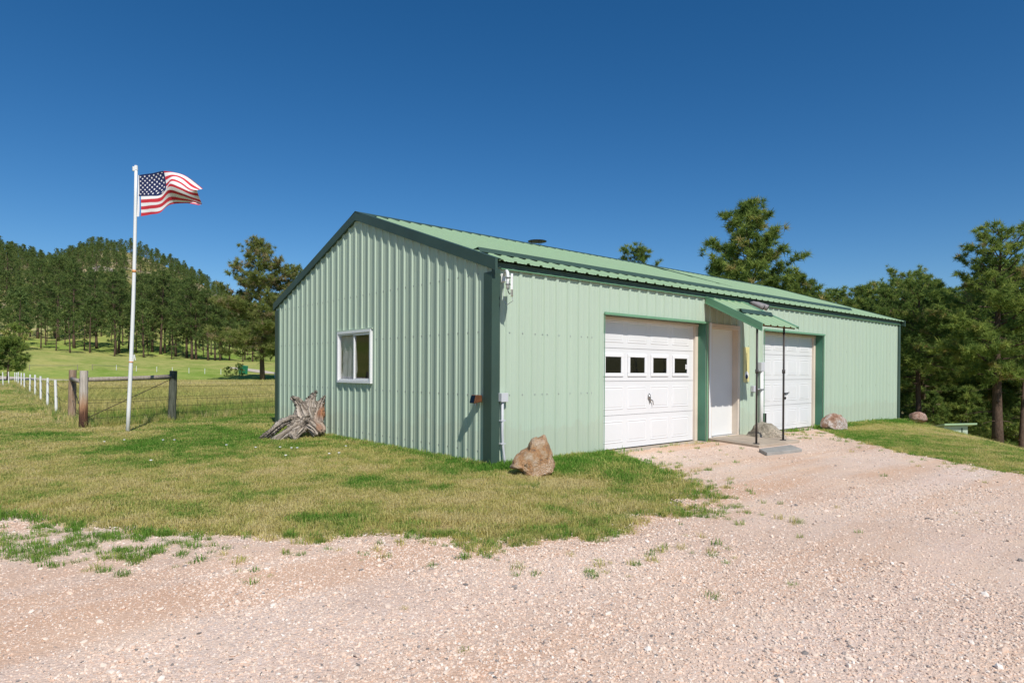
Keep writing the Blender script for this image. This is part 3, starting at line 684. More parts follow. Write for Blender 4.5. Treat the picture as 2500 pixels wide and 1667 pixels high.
# chimney
ch = empty('chimney', (4.32, 3.80, 3.665), label='black stovepipe with flat disc rain cap behind the ridge'); ch.parent = barn
MB().tube([(0, 0, 0), (0, 0, .30)], .10, 16).build('flue_pipe', M['black'], ch, True)
mb = MB(); mb.tube([(0, 0, .405), (0, 0, .413), (0, 0, .435)], [.205, .205, .05], 28); mb.build('rain_cap', M['black'], ch)
for k in range(3):
    a = k*2.094+.5; MB().tube([(.10*math.cos(a), .10*math.sin(a), .2), (.13*math.cos(a), .13*math.sin(a), .406)], .006, 6).build('strut', M['black'], ch)

# concrete under doors, pad, slab
for (x0, x1) in ((2.14, 4.95), (6.95, 9.68)):
    o = bevel(MB().box(x0, x1, -.10, .5, -.08, .012).build('concrete_apron', M['concrete']), .008); tag(o, 'worn concrete sill under garage door', kind='structure')
o = bevel(MB().hexa([(4.98, -.004, -.08), (4.62, -1.18, -.08), (5.95, -1.22, -.08), (6.12, -.004, -.08)][::-1], [(4.98, -.004, .07), (4.62, -1.18, .07), (5.95, -1.22, .07), (6.12, -.004, .07)][::-1]).build('concrete_pad', M['concrete']), .01)
tag(o, 'concrete stoop below the awning', kind='structure')
q = [(4.20, -1.40), (3.80, -1.74), (4.66, -1.86), (5.04, -1.50)]
o = bevel(MB().hexa([(a, b, .012) for a, b in q], [(a, b, .068+.004*i) for i, (a, b) in enumerate(q)]).build('paving_slab', M['slab']), .008)
tag(o, 'grey concrete slab lying loose on gravel in front of the stoop', 'slab')

# ------------------------------------------------------------------ fixtures on the barn
sm = empty('panel_antenna', (.10, -.14, 2.40), 0, 'white flat panel antenna on a curved pipe bracket under the eave at the barn corner', 'antenna')
P_ = lambda x, y, z: (x-.10, y+.14, z-2.40)
MB().tube([P_(.155, -.045, 2.44), P_(.155, -.05, 2.475), P_(.150, -.065, 2.505), P_(.130, -.115, 2.528), P_(.095, -.175, 2.525), P_(.066, -.225, 2.495), P_(.052, -.25, 2.445), P_(.050, -.252, 2.37), P_(.050, -.252, 2.285)], .021, 10).build('bracket_pipe', M['white'], sm, True)
bevel(MB().box(.025, .085, .106, .119, -.005, .115).build('wall_foot', M['white'], sm), .004)
MB().tube([P_(.155, -.045, 2.475), P_(.155, -.048, 2.41)], [.026, .030], 10).build('pipe_socket', M['white'], sm)
vd = Vector((.655, .755, 0)); nd = Vector((.755, -.655, 0)); pc = Vector(P_(.100, -.272, 2.362)); oc = []
for (u, v) in ((-.045, -.165), (.045, -.165), (.10, -.09), (.10, .075), (.045, .115), (-.045, .115), (-.10, .075), (-.10, -.09)): oc.append(pc+vd*u+Vector((0, 0, v)))
mb = MB(); vs = [tuple(q-nd*.014) for q in oc]+[tuple(q+nd*.014) for q in oc]
mb.add(vs, [tuple(range(8)), tuple(range(15, 7, -1))]+[(k, (k+1) % 8, 8+(k+1) % 8, 8+k) for k in range(8)]); bevel(mb.build('antenna_panel', M['white'], sm), .004)
for zz in (2.43, 2.345): MB().tube([P_(.050+.027*math.cos(q*math.pi/5), -.252+.027*math.sin(q*math.pi/5), zz) for q in range(11)]+[tuple(pc+Vector((0, 0, zz-2.362))-nd*.01)], .007, 5).build('pipe_clamp', M['steel'], sm)
MB().tube([P_(.05, -.252, 2.29), P_(.03, -.28, 2.25), P_(.06, -.27, 2.225), P_(.09, -.26, 2.235)], .006, 5).build('cable', M['black'], sm)
MB().tube([tuple(pc+Vector((0, 0, -.16))), tuple(pc+Vector((.02, 0, -.22))), P_(.12, -.16, 2.10), P_(.14, -.06, 2.16), P_(.15, -.035, 2.40)], .004, 5).build('cable', M['greybox'], sm)

jb = empty('electrical_box', (.145, 0, .91), 0, 'grey junction box with conduit at the barn corner above the orange boulder', 'electrical box')
bevel(MB().box(-.055, .055, -.085, -.021, -.055, .055).build('box_body', M['greybox'], jb), .006)
bevel(MB().box(-.058, .058, -.093, -.0855, -.058, .058).build('box_cover', M['greybox'], jb), .004)
MB().tube([(-.01, -.055, -.056), (-.01, -.055, -.45), (-.004, -.058, -.62), (.012, -.07, -.78), (.03, -.08, -.95)], .017, 10).build('conduit', M['greybox'], jb, True)
for zz in (-.30, -.60): MB().box(-.045, .03, -.075, -.022, zz-.008, zz+.008).build('conduit_strap', M['greybox'], jb)

fl = empty('flood_lamp', (-.0, .245, .89), 0, 'rusty brown box lamp on the gable wall beside the corner trim', 'wall lamp')
mb = MB(); mb.hexa([(-.16, .02, -.06), (-.16, -.085, -.06), (-.022, -.075, -.045), (-.022, .01, -.045)], [(-.13, .015, .05), (-.13, -.085, .05), (-.022, -.075, .045), (-.022, .01, .045)])
bevel(mb.build('lamp_housing', M['brownlamp'], fl), .008)
MB().hexa([(-.166, .012, -.052), (-.166, -.077, -.052), (-.163, -.077, -.052), (-.163, .012, -.052)], [(-.139, .008, .042), (-.139, -.077, .042), (-.136, -.077, .042), (-.136, .008, .042)]).build('lamp_glass', M['darkglass'], fl)
MB().tube([(-.10, -.03, -.055), (-.10, -.03, -.085)], .02, 8).build('photo_sensor', M['steel'], fl)

th = empty('wall_thermometer', (6.27, 0, 1.40), 0, 'tall yellow thermometer plaque hung between side door and awning shade', 'thermometer')
bevel(MB().box(-.105, .105, -.033, -.021, -.335, .335).build('plaque', M['yellow'], th), .006)
MB().box(-.006, .006, -.036, -.0335, -.12, .22).build('tube', M['black'], th)
MB().tube([(0, -.0335, -.20), (0, -.036, -.20)], .07, 16).build('dial', M['white'], th)
mb = MB(); mb.tube([(.0, -.0365, -.235), (.0, -.038, -.235)], .045, 12); mb.build('emblem', M['flagblue'], th)

co = empty('meter_conduit', (6.78, 0, 0), 0, 'grey meter box on tall white conduit beside the second garage door', 'electrical conduit')
bevel(MB().box(-.065, .065, -.10, -.022, 1.27, 1.45).build('box_body', M['greybox'], co), .008)
MB().tube([(.01, -.06, 1.27), (.01, -.06, .02)], .033, 12).build('conduit', M['white'], co, True)
MB().box(-.05, .06, -.10, -.022, .90, .93).build('conduit_strap', M['steel'], co)
ob = empty('outlet_box', (6.50, 0, .93), 0, 'small grey outlet box low on the wall left of the meter conduit', 'outlet box')
bevel(MB().box(-.05, .05, -.085, -.021, -.06, .06).build('box_body', M['greybox'], ob), .006)
MB().tube([(.05, -.05, -.01), (.24, -.05, -.01)], .012, 8).build('conduit', M['greybox'], ob, True)
tl = empty('twin_lamp', (6.42, -.10, 2.52), 0, 'pair of grey bullet floodlights under the eave at the awning top', 'floodlight')
MB().box(-.07, .05, .04, .079, .0, .09).build('bracket', M['greylamp'], tl)
for k, dx in enumerate((-.10, .05)):
    mb = MB(); mb.tube([(dx, .03, .06), (dx+.0, -.03, .055), (dx+.07, -.13, .0), (dx+.10, -.19, -.035)], [.03, .042, .055, .062], 12); lo = mb.build('lamp_head', M['greylamp'], tl, True)
    mb = MB(); mb.tube([(dx+.098, -.186, -.033), (dx+.103, -.192, -.037)], .055, 12); mb.build('lens', M['darkglass'], lo)

# ------------------------------------------------------------------ flagpole and flag
RV = Vector(rt); FV = Vector((fw.x, fw.y, 0)).normalized()
fb = Vector((-2.734, 7.86, 0)); MPP = 12.43/1561.8
fp = empty('flagpole', fb, 0, 'leaning white flagpole on the lawn left of the barn', 'flagpole')
top = RV*(20*MPP)+Vector((0, 0, 5.10))
def pole_at(f): return top*f+RV*(.03*math.sin(math.pi*f))
MB().tube([pole_at(k/10) if k else Vector((0, 0, -.1)) for k in range(11)], [.038-.010*k/10 for k in range(11)], 12).build('pole', M['white'], fp, True)
MB().tube([pole_at(.612), pole_at(.622)], [.0345, .0345], 12).build('joint_band', M['orange'], fp, True)
MB().tube([pole_at(.27), pole_at(.275)], [.0375, .0375], 12).build('joint_band', M['orange'], fp, True)
mb = MB(); mb.tube([top, top+Vector((0, 0, .09))], [.034, .03], 12); mb.box(top.x-.06, top.x-.01, top.y-.02, top.y+.02, top.z-.02, top.z+.06); mb.build('pole_cap', M['white'], fp)
kp = pole_at(.295); mb = MB(); mb.tube([kp+RV*.03, kp+RV*.06+Vector((0, 0, .03)), kp+RV*.08-Vector((0, 0, .08))], .008, 5); mb.tube([kp+RV*.03, kp+RV*.05, kp+RV*.035-Vector((0, 0, .1))], .008, 5); mb.build('halyard_knot', M['white'], fp)
flag = empty('flag', fb+Vector((0, 0, 4.7)), 0, 'stars and stripes flag streaming from the top of the white pole', 'flag')
cu = [0, .2, .4, .55, .72, .86, 1.0]
# rows of stripe edges read along the cloth at each column (px in a 2240-wide enlargement of the flag)
ctl = []
ctl.append(([330, 330, 331, 333, 335, 337, 339, 340, 341, 342, 342, 342, 340, 333], [335, 420, 500, 580, 660, 742, 823, 905, 995, 1090, 1185, 1275, 1360, 1457]))
ctl.append(([650, 655, 662, 668, 676, 682, 668, 650, 640, 640, 640, 640, 640, 640], [268, 352, 440, 530, 625, 725, 810, 902, 985, 1080, 1160, 1250, 1330, 1400]))
ctl.append(([985, 1000, 1020, 1045, 1070, 1090, 1100, 985, 985, 975, 965, 960, 950, 940], [205, 250, 355, 455, 555, 640, 735, 872, 940, 1045, 1110, 1200, 1290, 1345]))
ctl.append(([1280, 1270, 1270, 1290, 1290, 1290, 1270, 1240, 1215, 1200, 1190, 1185, 1180, 1140], [242, 252, 320, 385, 468, 540, 615, 690, 770, 845, 925, 1010, 1062, 1120]))
ctl.append(([1560, 1560, 1550, 1550, 1560, 1560, 1560, 1550, 1550, 1550, 1550, 1550, 1550, 1540], [318, 330, 400, 455, 560, 610, 710, 770, 850, 905, 965, 1002, 1030, 1055]))
ctl.append(([1810, 1810, 1790, 1770, 1760, 1750, 1750, 1740, 1740, 1740, 1740, 1740, 1740, 1735], [475, 490, 575, 640, 705, 745, 790, 850, 905, 955, 985, 1018, 1040, 1075]))
ctl.append(([2060, 2050, 2020, 1985, 1950, 1940, 1925, 1915, 1905, 1900, 1895, 1895, 1895, 1890], [680, 695, 712, 735, 750, 762, 805, 862, 940, 985, 1010, 1035, 1060, 1100]))
CX = np.array([c[0] for c in ctl], float); CY = np.array([c[1] for c in ctl], float)
def cub(tt, xs, ys):
    # monotone-ish cubic through control values
    i = min(max(int(np.searchsorted(xs, tt)-1), 0), len(xs)-2)
    d = np.gradient(ys, xs); h = xs[i+1]-xs[i]; s = (tt-xs[i])/h
    return (2*s**3-3*s*s+1)*ys[i]+(s**3-2*s*s+s)*h*d[i]+(-2*s**3+3*s*s)*ys[i+1]+(s**3-s*s)*h*d[i+1]
cua = np.array(cu); cva = np.arange(14)/13
def flag_pt(u, v, off=0.0):
    colx = np.array([cub(u, cua, CX[:, j]) for j in range(14)]); coly = np.array([cub(u, cua, CY[:, j]) for j in range(14)])
    x = 310+float(np.interp(v, cva, colx))*200/2240; y = 400+float(np.interp(v, cva, coly))*200/2240
    a = Vector(((x-312)*MPP, 0, (1058-y)*MPP))
    dep = .10*math.sin(u*6.2+v*2.2)*u+.055*math.sin(u*11-v*5)*u+.10*u*math.sin(v*7+2*u)-.02
    return RV*a.x+Vector((0, 0, a.z))+FV*(dep-off)-Vector((0, 0, 4.7))
NU = 26; UC = .4
us_full = np.unique(np.concatenate([np.linspace(0, 1, NU+1), [UC]]))
grid = {}
def cloth(name, mat, u0, u1, v0, v1, nv, off=0.0):
    uu = [u for u in us_full if u0-1e-6 <= u <= u1+1e-6]; mb = MB(); vs = []; fs = []
    for v in np.linspace(v0, v1, nv+1):
        for u in uu: vs.append(flag_pt(u, v, off))
    n = len(uu)
    for j in range(nv):
        for i in range(n-1): fs.append((j*n+i, j*n+i+1, (j+1)*n+i+1, (j+1)*n+i))
    return mb.add(vs, fs).build(name, mat, flag, True)
for k in range(13): cloth('stripe', M['flagred'] if k % 2 == 0 else M['flagwhite'], UC if k < 7 else 0.012, 1, k/13, (k+1)/13, 2)
cloth('canton', M['flagblue'], 0.0, UC, 0, 7/13, 10)
# header strip along the hoist
mb = MB(); A = [flag_pt(0, v) for v in np.linspace(0, 1, 8)]
vs = []; fs = []
for i, q in enumerate(A): vs += [q-RV*.035*(i/7)-RV*.002, q+RV*.012]
for i in range(7): fs.append((2*i, 2*i+1, 2*i+3, 2*i+2))
mb.add(vs, fs).build('header', M['flagwhite'], flag)
mb = MB()
for row in range(9):
    for colm in range(6 if row % 2 == 0 else 5):
        cxu = UC*((colm*2+1+(row % 2))/12); cyv = (7/13)*((row+1)/10); vs = []
        for k in range(10):
            a = math.pi/2+k*math.pi/5; rr = 1.0 if k % 2 == 0 else .42
            vs.append(flag_pt(cxu+.0165*rr*math.cos(a), cyv-.027*rr*math.sin(a), .004))
        c0 = sum(vs, Vector())/10
        mb.add([c0]+vs, [(0, 1+k, 1+(k+1) % 10) for k in range(10)])
mb.build('stars', M['flagwhite'], flag)

# ------------------------------------------------------------------ fences
WIREM = paint('fence_wire', (.075, .055, .045), .6, .2, .3, 20, .3)
P1 = Vector((-3.273, 9.368, 0)); P2 = Vector((-3.15, 12.287, 0)); P3 = Vector((-1.387, 10.424, 0)); P4 = Vector((5.5, 14.3, 0))
cf = empty('wire_fence', P1, 0, 'woven wire fence with weathered wooden corner posts and top rail', 'fence')
def fpost(p, h, r0, mat, lean=(0, 0), par=cf, label=None):
    q = p-P1; mb = MB(); n = 6
    mb.tube([(q.x+lean[0]*k/n, q.y+lean[1]*k/n, -.15+(h+.15)*k/n) for k in range(n+1)], [r0*(1.08-.10*k/n+.03*math.sin(k*2.1)) for k in range(n+1)], 11)
    return mb.build('post', mat, par, False, label=label)
fpost(P1, 1.215, .077, M['cornerpost'], (.015, 0), label='split corner post with rusty red face')
fpost(P2, 1.23, .082, M['tanwood'], (.02, .0), label='square topped post behind the corner post')
fpost(P3, 1.22, .085, M['treated'], (.045, .0), label='dark treated post at the right end of the rail')
def wire(a, b, za, zb, sag=.02, r=.004, par=cf, n=8, name='wire'):
    a = Vector(a)-P1; b = Vector(b)-P1
    MB().tube([(a.x+(b.x-a.x)*k/n, a.y+(b.y-a.y)*k/n, za+(zb-za)*k/n-sag*4*(k/n)*(1-k/n)) for k in range(n+1)], r, 5).build(name, WIREM, par)
a = P1-P1; b = P3-P1
MB().tube([(a.x-.05, a.y-.02, 1.03), (b.x*.5, b.y*.5, 1.045), (b.x*.7, b.y*.7, 1.055), (b.x, b.y, 1.075)], [.046, .05, .052, .058], 10).build('rail', M['palewood'], cf, True)
c = P2-P1; MB().tube([(a.x-.02, a.y+.03, .985), (c.x, c.y, 1.01)], [.042, .05], 10).build('rail', M['palewood'], cf, True)
wire(P3, P1, 1.02, .20, .0, .008, name='brace_wire')
wire(P2, P1, .95, .25, .0, .008, name='brace_wire')
for z in (.85, .60, .545, .38, .22, .10, -.0+.03):
    wire(P1, P3, z, z, .012); wire(P3, P4, z, z-.02, .02)
mb = MB(); d = (P4-P1); L = d.length; d.normalize(); k = .25
while k < L:
    q = d*k; mb.tube([(q.x, q.y, .02), (q.x+random.uniform(-.01, .01), q.y, .30), (q.x, q.y, .545)], .0028, 4); k += .30
o = mb.build('stay_wire', WIREM, cf); o['kind'] = 'stuff'
for z in (.80, .55): wire(P1, P2, z, z-.05, .03)
wf2 = empty('post_fence', (-3.177, 15.289, 0), 0, 'long wire fence on white painted posts running away beside the mown path', 'fence')
WP = [(-3.177, 15.289), (-3.078, 18.961), (-2.95, 22.85), (-2.80, 27.4), (-2.62, 33.0), (-2.50, 38.5), (-2.36, 43.5), (-2.22, 49), (-2.06, 54), (-1.92, 58.5)]
WP2 = [(-2.35, 57.4), (-2.75, 56.2), (-3.15, 54.8), (-3.5, 53.0), (-3.8, 51.0)]
for i, (x, y) in enumerate(WP+WP2):
    hgt = .98+random.uniform(-.04, .05); q = Vector((x, y, 0))-wf2.location; z = tz(x, y); ln = random.uniform(-.03, .03)
    MB().tube([(q.x, q.y, z-.1), (q.x+ln*.5, q.y, z+hgt*.5), (q.x+ln, q.y, z+hgt)], [.036, .034, .033], 8).build('post', M['white'], wf2)
pp = [P2]+[Vector((x, y, 0)) for x, y in WP]
for a, b in zip(pp, pp[1:]):
    for z in (.80, .50):
        A = a-wf2.location; B = b-wf2.location; n = 6
        MB().tube([(A.x+(B.x-A.x)*k/n, A.y+(B.y-A.y)*k/n, z-.10*4*(k/n)*(1-k/n)+(.03 if z > .6 else 0)) for k in range(n+1)], .005, 4).build('wire', WIREM, wf2)
ff = empty('meadow_fence', (8, 105, 0), 0, 'far line of pale fence posts along the end of the meadow', 'fence')
for i, (x, y) in enumerate([(-2.5, 96), (1.5, 97), (6.8, 98), (8.6, 99), (11.5, 99), (13.8, 98), (16.2, 97), (17.9, 95.5), (19.8, 94.3), (21.6, 93), (23.4, 91.6), (28, 83), (30, 82), (32, 80.5)]):
    z = tz(x, y); MB().tube([(x-8, y-105, z), (x-8, y-105, z+.78)], .035, 6).build('post', M['white'] if i > 3 else M['greywood'], ff)
for (x, y), (x1, y1) in (((8.6, 99), (13.8, 98)), ((1.5, 97), (6.8, 98))): MB().tube([(x-8, y-105, tz(x, y)+.66), (x1-8, y1-105, tz(x1, y1)+.66)], .028, 5).build('rail', M['greywood'], ff)
o = empty('utility_bin', (26.4, 91.2, tz(26.4, 91.2)), .4, 'small green bin standing beside the far lane', 'bin')
bevel(MB().hexa([(-.45, -.4, 0), (.45, -.4, 0), (.45, .4, 0), (-.45, .4, 0)], [(-.52, -.46, 1.15), (.52, -.46, 1.15), (.52, .46, 1.15), (-.52, .46, 1.15)]).build('bin_body', M['bin'], o), .03)
bevel(MB().hexa([(-.55, -.5, 1.155), (.55, -.5, 1.155), (.55, .5, 1.155), (-.55, .5, 1.155)], [(-.5, -.45, 1.26), (.5, -.45, 1.26), (.5, .45, 1.34), (-.5, .45, 1.34)]).build('bin_lid', M['bin'], o), .03)

# ------------------------------------------------------------------ boulders
def boulder(name, outline, depth, loc, mat, label, seed, facet=.05, fz=None):
    """outline: (x, z) silhouette as seen from the drive; inflated to its own real depth, then chipped"""
    o = np.array(outline, float); cx, cz = o[:, 0].mean(), o[:, 1].mean()*.85
    ang = np.arctan2(o[:, 1]-cz, o[:, 0]-cx); rad = np.hypot(o[:, 0]-cx, o[:, 1]-cz); k = np.argsort(ang); ang = ang[k]; rad = rad[k]
    ang = np.concatenate([ang-2*np.pi, ang, ang+2*np.pi]); rad = np.tile(rad, 3)
    me = bpy.data.meshes.new(name); bm = bmesh.new(); bmesh.ops.create_icosphere(bm, subdivisions=5, radius=1)
    rnd = random.Random(seed); planes = [(Vector((rnd.gauss(0, 1), rnd.gauss(0, 1), rnd.gauss(0, 1))).normalized(), rnd.uniform(.72, .97)) for _ in range(16)]
    for v in bm.verts:
        n = v.co.copy()
        for pn, pd in planes:
            dd = n.dot(pn)-pd
            if dd > 0: n -= pn*dd
        c = math.hypot(n.x, n.z); a = math.atan2(n.z, n.x)
        rr = float(np.interp(a, ang, rad)); dp = depth*n.y
        p = Vector((cx+math.cos(a)*rr*min(1, c**.5), dp, cz+math.sin(a)*rr*min(1, c**.5)))
        q = p*7+Vector((seed, 0, 0)); nz = mnoise.fractal(q*.8, 1.0, 2.1, 5)+.5*abs(mnoise.noise(q*2.1))
        p += (p-Vector((cx, 0, cz))).normalized()*nz*facet
        v.co = p
    bm.to_mesh(me); bm.free(); me.materials.append(mat)
    me.polygons.foreach_set('use_smooth', [True]*len(me.polygons))
    ob = bpy.data.objects.new(name, me); C.objects.link(ob); ob.location = loc
    ob.rotation_euler = (0, 0, math.atan2(RV.y, RV.x)+(fz or 0))
    return tag(ob, label, 'boulder')
k = .1276*7.42/1561.8
ol = [(870, 890), (960, 770), (1050, 640), (1140, 550), (1270, 490), (1325, 370), (1370, 312), (1480, 295), (1590, 275), (1645, 380), (1700, 500), (1750, 640), (1805, 740), (1825, 850), (1810, 940), (1690, 1000), (1550, 1060), (1420, 1085), (1290, 1080), (1180, 1010), (1090, 930), (1000, 880)]
boulder('boulder', [((x-1360)*k, (1010-y)*k+.02) for x, y in ol], .22, (-.02, -.80, 0.0), M['rock_orange'], 'pointed rusty orange boulder on the grass by the barn corner', 3, .034)
boulder('boulder', [(-.37, -.08), (-.33, .05), (-.23, .15), (-.13, .27), (-.02, .30), (.09, .29), (.18, .20), (.28, .11), (.38, .02), (.43, -.08), (.1, -.15)], .22, (6.12, -.50, .03), M['rock_grey'], 'smooth grey boulder behind the awning post', 8, .028)
boulder('boulder', [(-.26, .02), (-.22, .17), (-.10, .29), (.06, .31), (.19, .26), (.27, .12), (.25, -.02), (.0, -.08), (-.15, -.06)], .22, (9.25, -.42, .04), M['rock_white'], 'white and brown quartz boulder right of second garage door', 14, .03)
boulder('boulder', [(-.21, -.02), (-.17, .08), (-.05, .17), (.10, .15), (.21, .04), (.22, -.04), (0, -.1)], .18, (14.55, -.42, .03), M['rock_pink'], 'small pink rock at the far right corner of the barn', 21, .02)

# ------------------------------------------------------------------ weathered stump
def stump():
    b = MB()
    sc = 240/2091*12.0/1561.8*.93
    base = Vector((-.62, 4.72, 0))
    def PX(a, bb, d=0.0): # measured silhouette, d = metres towards the gable
        return RV*((a-1050)*sc)+Vector((0, 0, (1330-bb)*sc))+FV*d
    limbs = [
        ([PX(1180, 1050, .15), PX(1120, 800, .12), PX(1080, 620, .1), PX(1010, 500, .06), PX(900, 400, .02)], [.26, .25, .18, .11, .05]),
        ([PX(1250, 1000, .15), PX(1230, 700, .15), PX(1250, 540, .18), PX(1330, 380, .2), PX(1370, 250, .22)], [.24, .21, .12, .065, .025]),
        ([PX(1330, 1000, .18), PX(1370, 760, .22), PX(1430, 560, .26), PX(1530, 380, .28)], [.23, .19, .12, .04]),
        ([PX(1150, 940, .1), PX(960, 885, -.05), PX(800, 945, -.14), PX(590, 1090, -.2), PX(380, 1240, -.24), PX(225, 1318, -.26)], [.13, .105, .095, .09, .075, .045]),
        ([PX(1180, 1000, .05), PX(1020, 1060, -.14), PX(870, 1190, -.28), PX(680, 1345, -.36), PX(600, 1390, -.38)], [.16, .13, .14, .13, .05]),
        ([PX(1150, 900, .1), PX(900, 890, .12), PX(700, 940, .12), PX(560, 1010, .1)], [.09, .06, .05, .06]),
        ([PX(1300, 1000, .1), PX(1420, 1120, .05), PX(1490, 1230, .02)], [.23, .20, .15]),
        ([PX(1160, 1060, .0), PX(1080, 1200, -.28), PX(1140, 1310, -.40)], [.14, .10, .06]),
        ([PX(1220, 760, .15), PX(1100, 560, .2), PX(1200, 400, .22), PX(1350, 290, .22)], [.08, .05, .035, .02]),
        ([PX(1000, 520, .08), PX(930, 460, .02), PX(900, 370, .0)], [.07, .05, .03]),
        ([PX(1320, 780, .15), PX(1200, 900, -.02), PX(1150, 1010, -.08)], [.10, .09, .07]),
    ]
    for pts, rad in limbs:
        # resample smoothly
        P = []; Rr = []
        for i in range(len(pts)-1):
            p0 = pts[max(i-1, 0)]; p1 = pts[i]; p2 = pts[i+1]; p3 = pts[min(i+2, len(pts)-1)]
            for s in (0, .25, .5, .75):
                P.append(.5*((2*p1)+(p2-p0)*s+(2*p0-5*p1+4*p2-p3)*s*s+(3*p1-p0-3*p2+p3)*s**3)); Rr.append(rad[i]+(rad[i+1]-rad[i])*s)
        P.append(pts[-1]); Rr.append(rad[-1])
        b.tube(P, [r*.74 for r in Rr], 14)
    me = b.mesh('stump_tmp'); tmp = bpy.data.objects.new('stump_tmp', me); C.objects.link(tmp)
    rm = tmp.modifiers.new('r', 'REMESH'); rm.mode = 'VOXEL'; rm.voxel_size = .014; rm.use_smooth_shade = True
    dg = bpy.context.evaluated_depsgraph_get(); em = bpy.data.meshes.new_from_object(tmp.evaluated_get(dg)); bpy.data.objects.remove(tmp)
    n = len(em.vertices); co = np.empty(n*3, np.float32); em.vertices.foreach_get('co', co); co = co.reshape(-1, 3)
    no = np.empty(n*3, np.float32); em.vertices.foreach_get('normal', no); no = no.reshape(-1, 3)
    fib = np.zeros((n, 3), np.float32); best = np.full(n, 1e9); heart = np.zeros(n, np.float32)
    for li, (pts, rad) in enumerate(limbs):
        run = 0.0
        for i in range(len(pts)-1):
            a = np.array(pts[i]); d = np.array(pts[i+1])-a; L = np.linalg.norm(d); d /= L
            w = co-a; tt = np.clip(w@d, 0, L); off = w-tt[:, None]*d; ds = np.linalg.norm(off, axis=1)/(rad[i]+.02)
            px = np.cross(d, [0, .3, .95]); px /= np.linalg.norm(px); py = np.cross(d, px); an = np.arctan2(off@py, off@px)
            mask = ds < best; best = np.where(mask, ds, best)
            an2 = an+(run+tt)*1.8
            F = np.stack([np.cos(an2)*3.2+li*7, np.sin(an2)*3.2, (run+tt)*1.6], -1); fib[mask] = F[mask]
            if li in (2, 6): heart = np.where(mask & (no[:, 0]*rt.x+no[:, 1]*rt.y > .35), 1.0, np.where(mask, 0, heart))
            else: heart = np.where(mask, 0, heart)
            run += L
    disp = np.array([abs(mnoise.noise(Vector(f.tolist())*1.0))*1.0+.5*mnoise.noise(Vector(f.tolist())*2.3) for f in fib])
    lump = np.array([mnoise.noise(Vector(c.tolist())*6) for c in co])
    heart *= np.clip((np.array([mnoise.noise(Vector(c.tolist())*5+Vector((3, 0, 0))) for c in co])+.45)*1.3, 0, 1)*np.clip((co[:, 2]-.05)*4, 0, 1)
    co2 = co+no*((-.105*disp+.035*lump)[:, None]); em.vertices.foreach_set('co', co2.ravel())
    at = em.attributes.new('fib', 'FLOAT_VECTOR', 'POINT'); at.data.foreach_set('vector', fib.ravel())
    at = em.attributes.new('heart', 'FLOAT', 'POINT'); at.data.foreach_set('value', heart.astype(np.float32))
    em.materials.clear(); em.materials.append(M['drift']); em.polygons.foreach_set('use_smooth', [True]*len(em.polygons)); em.update()
    o = bpy.data.objects.new('tree_stump', em); C.objects.link(o); o.location = base
    return tag(o, 'upturned weathered grey stump with twisted roots against the gable wall', 'stump')
stump()

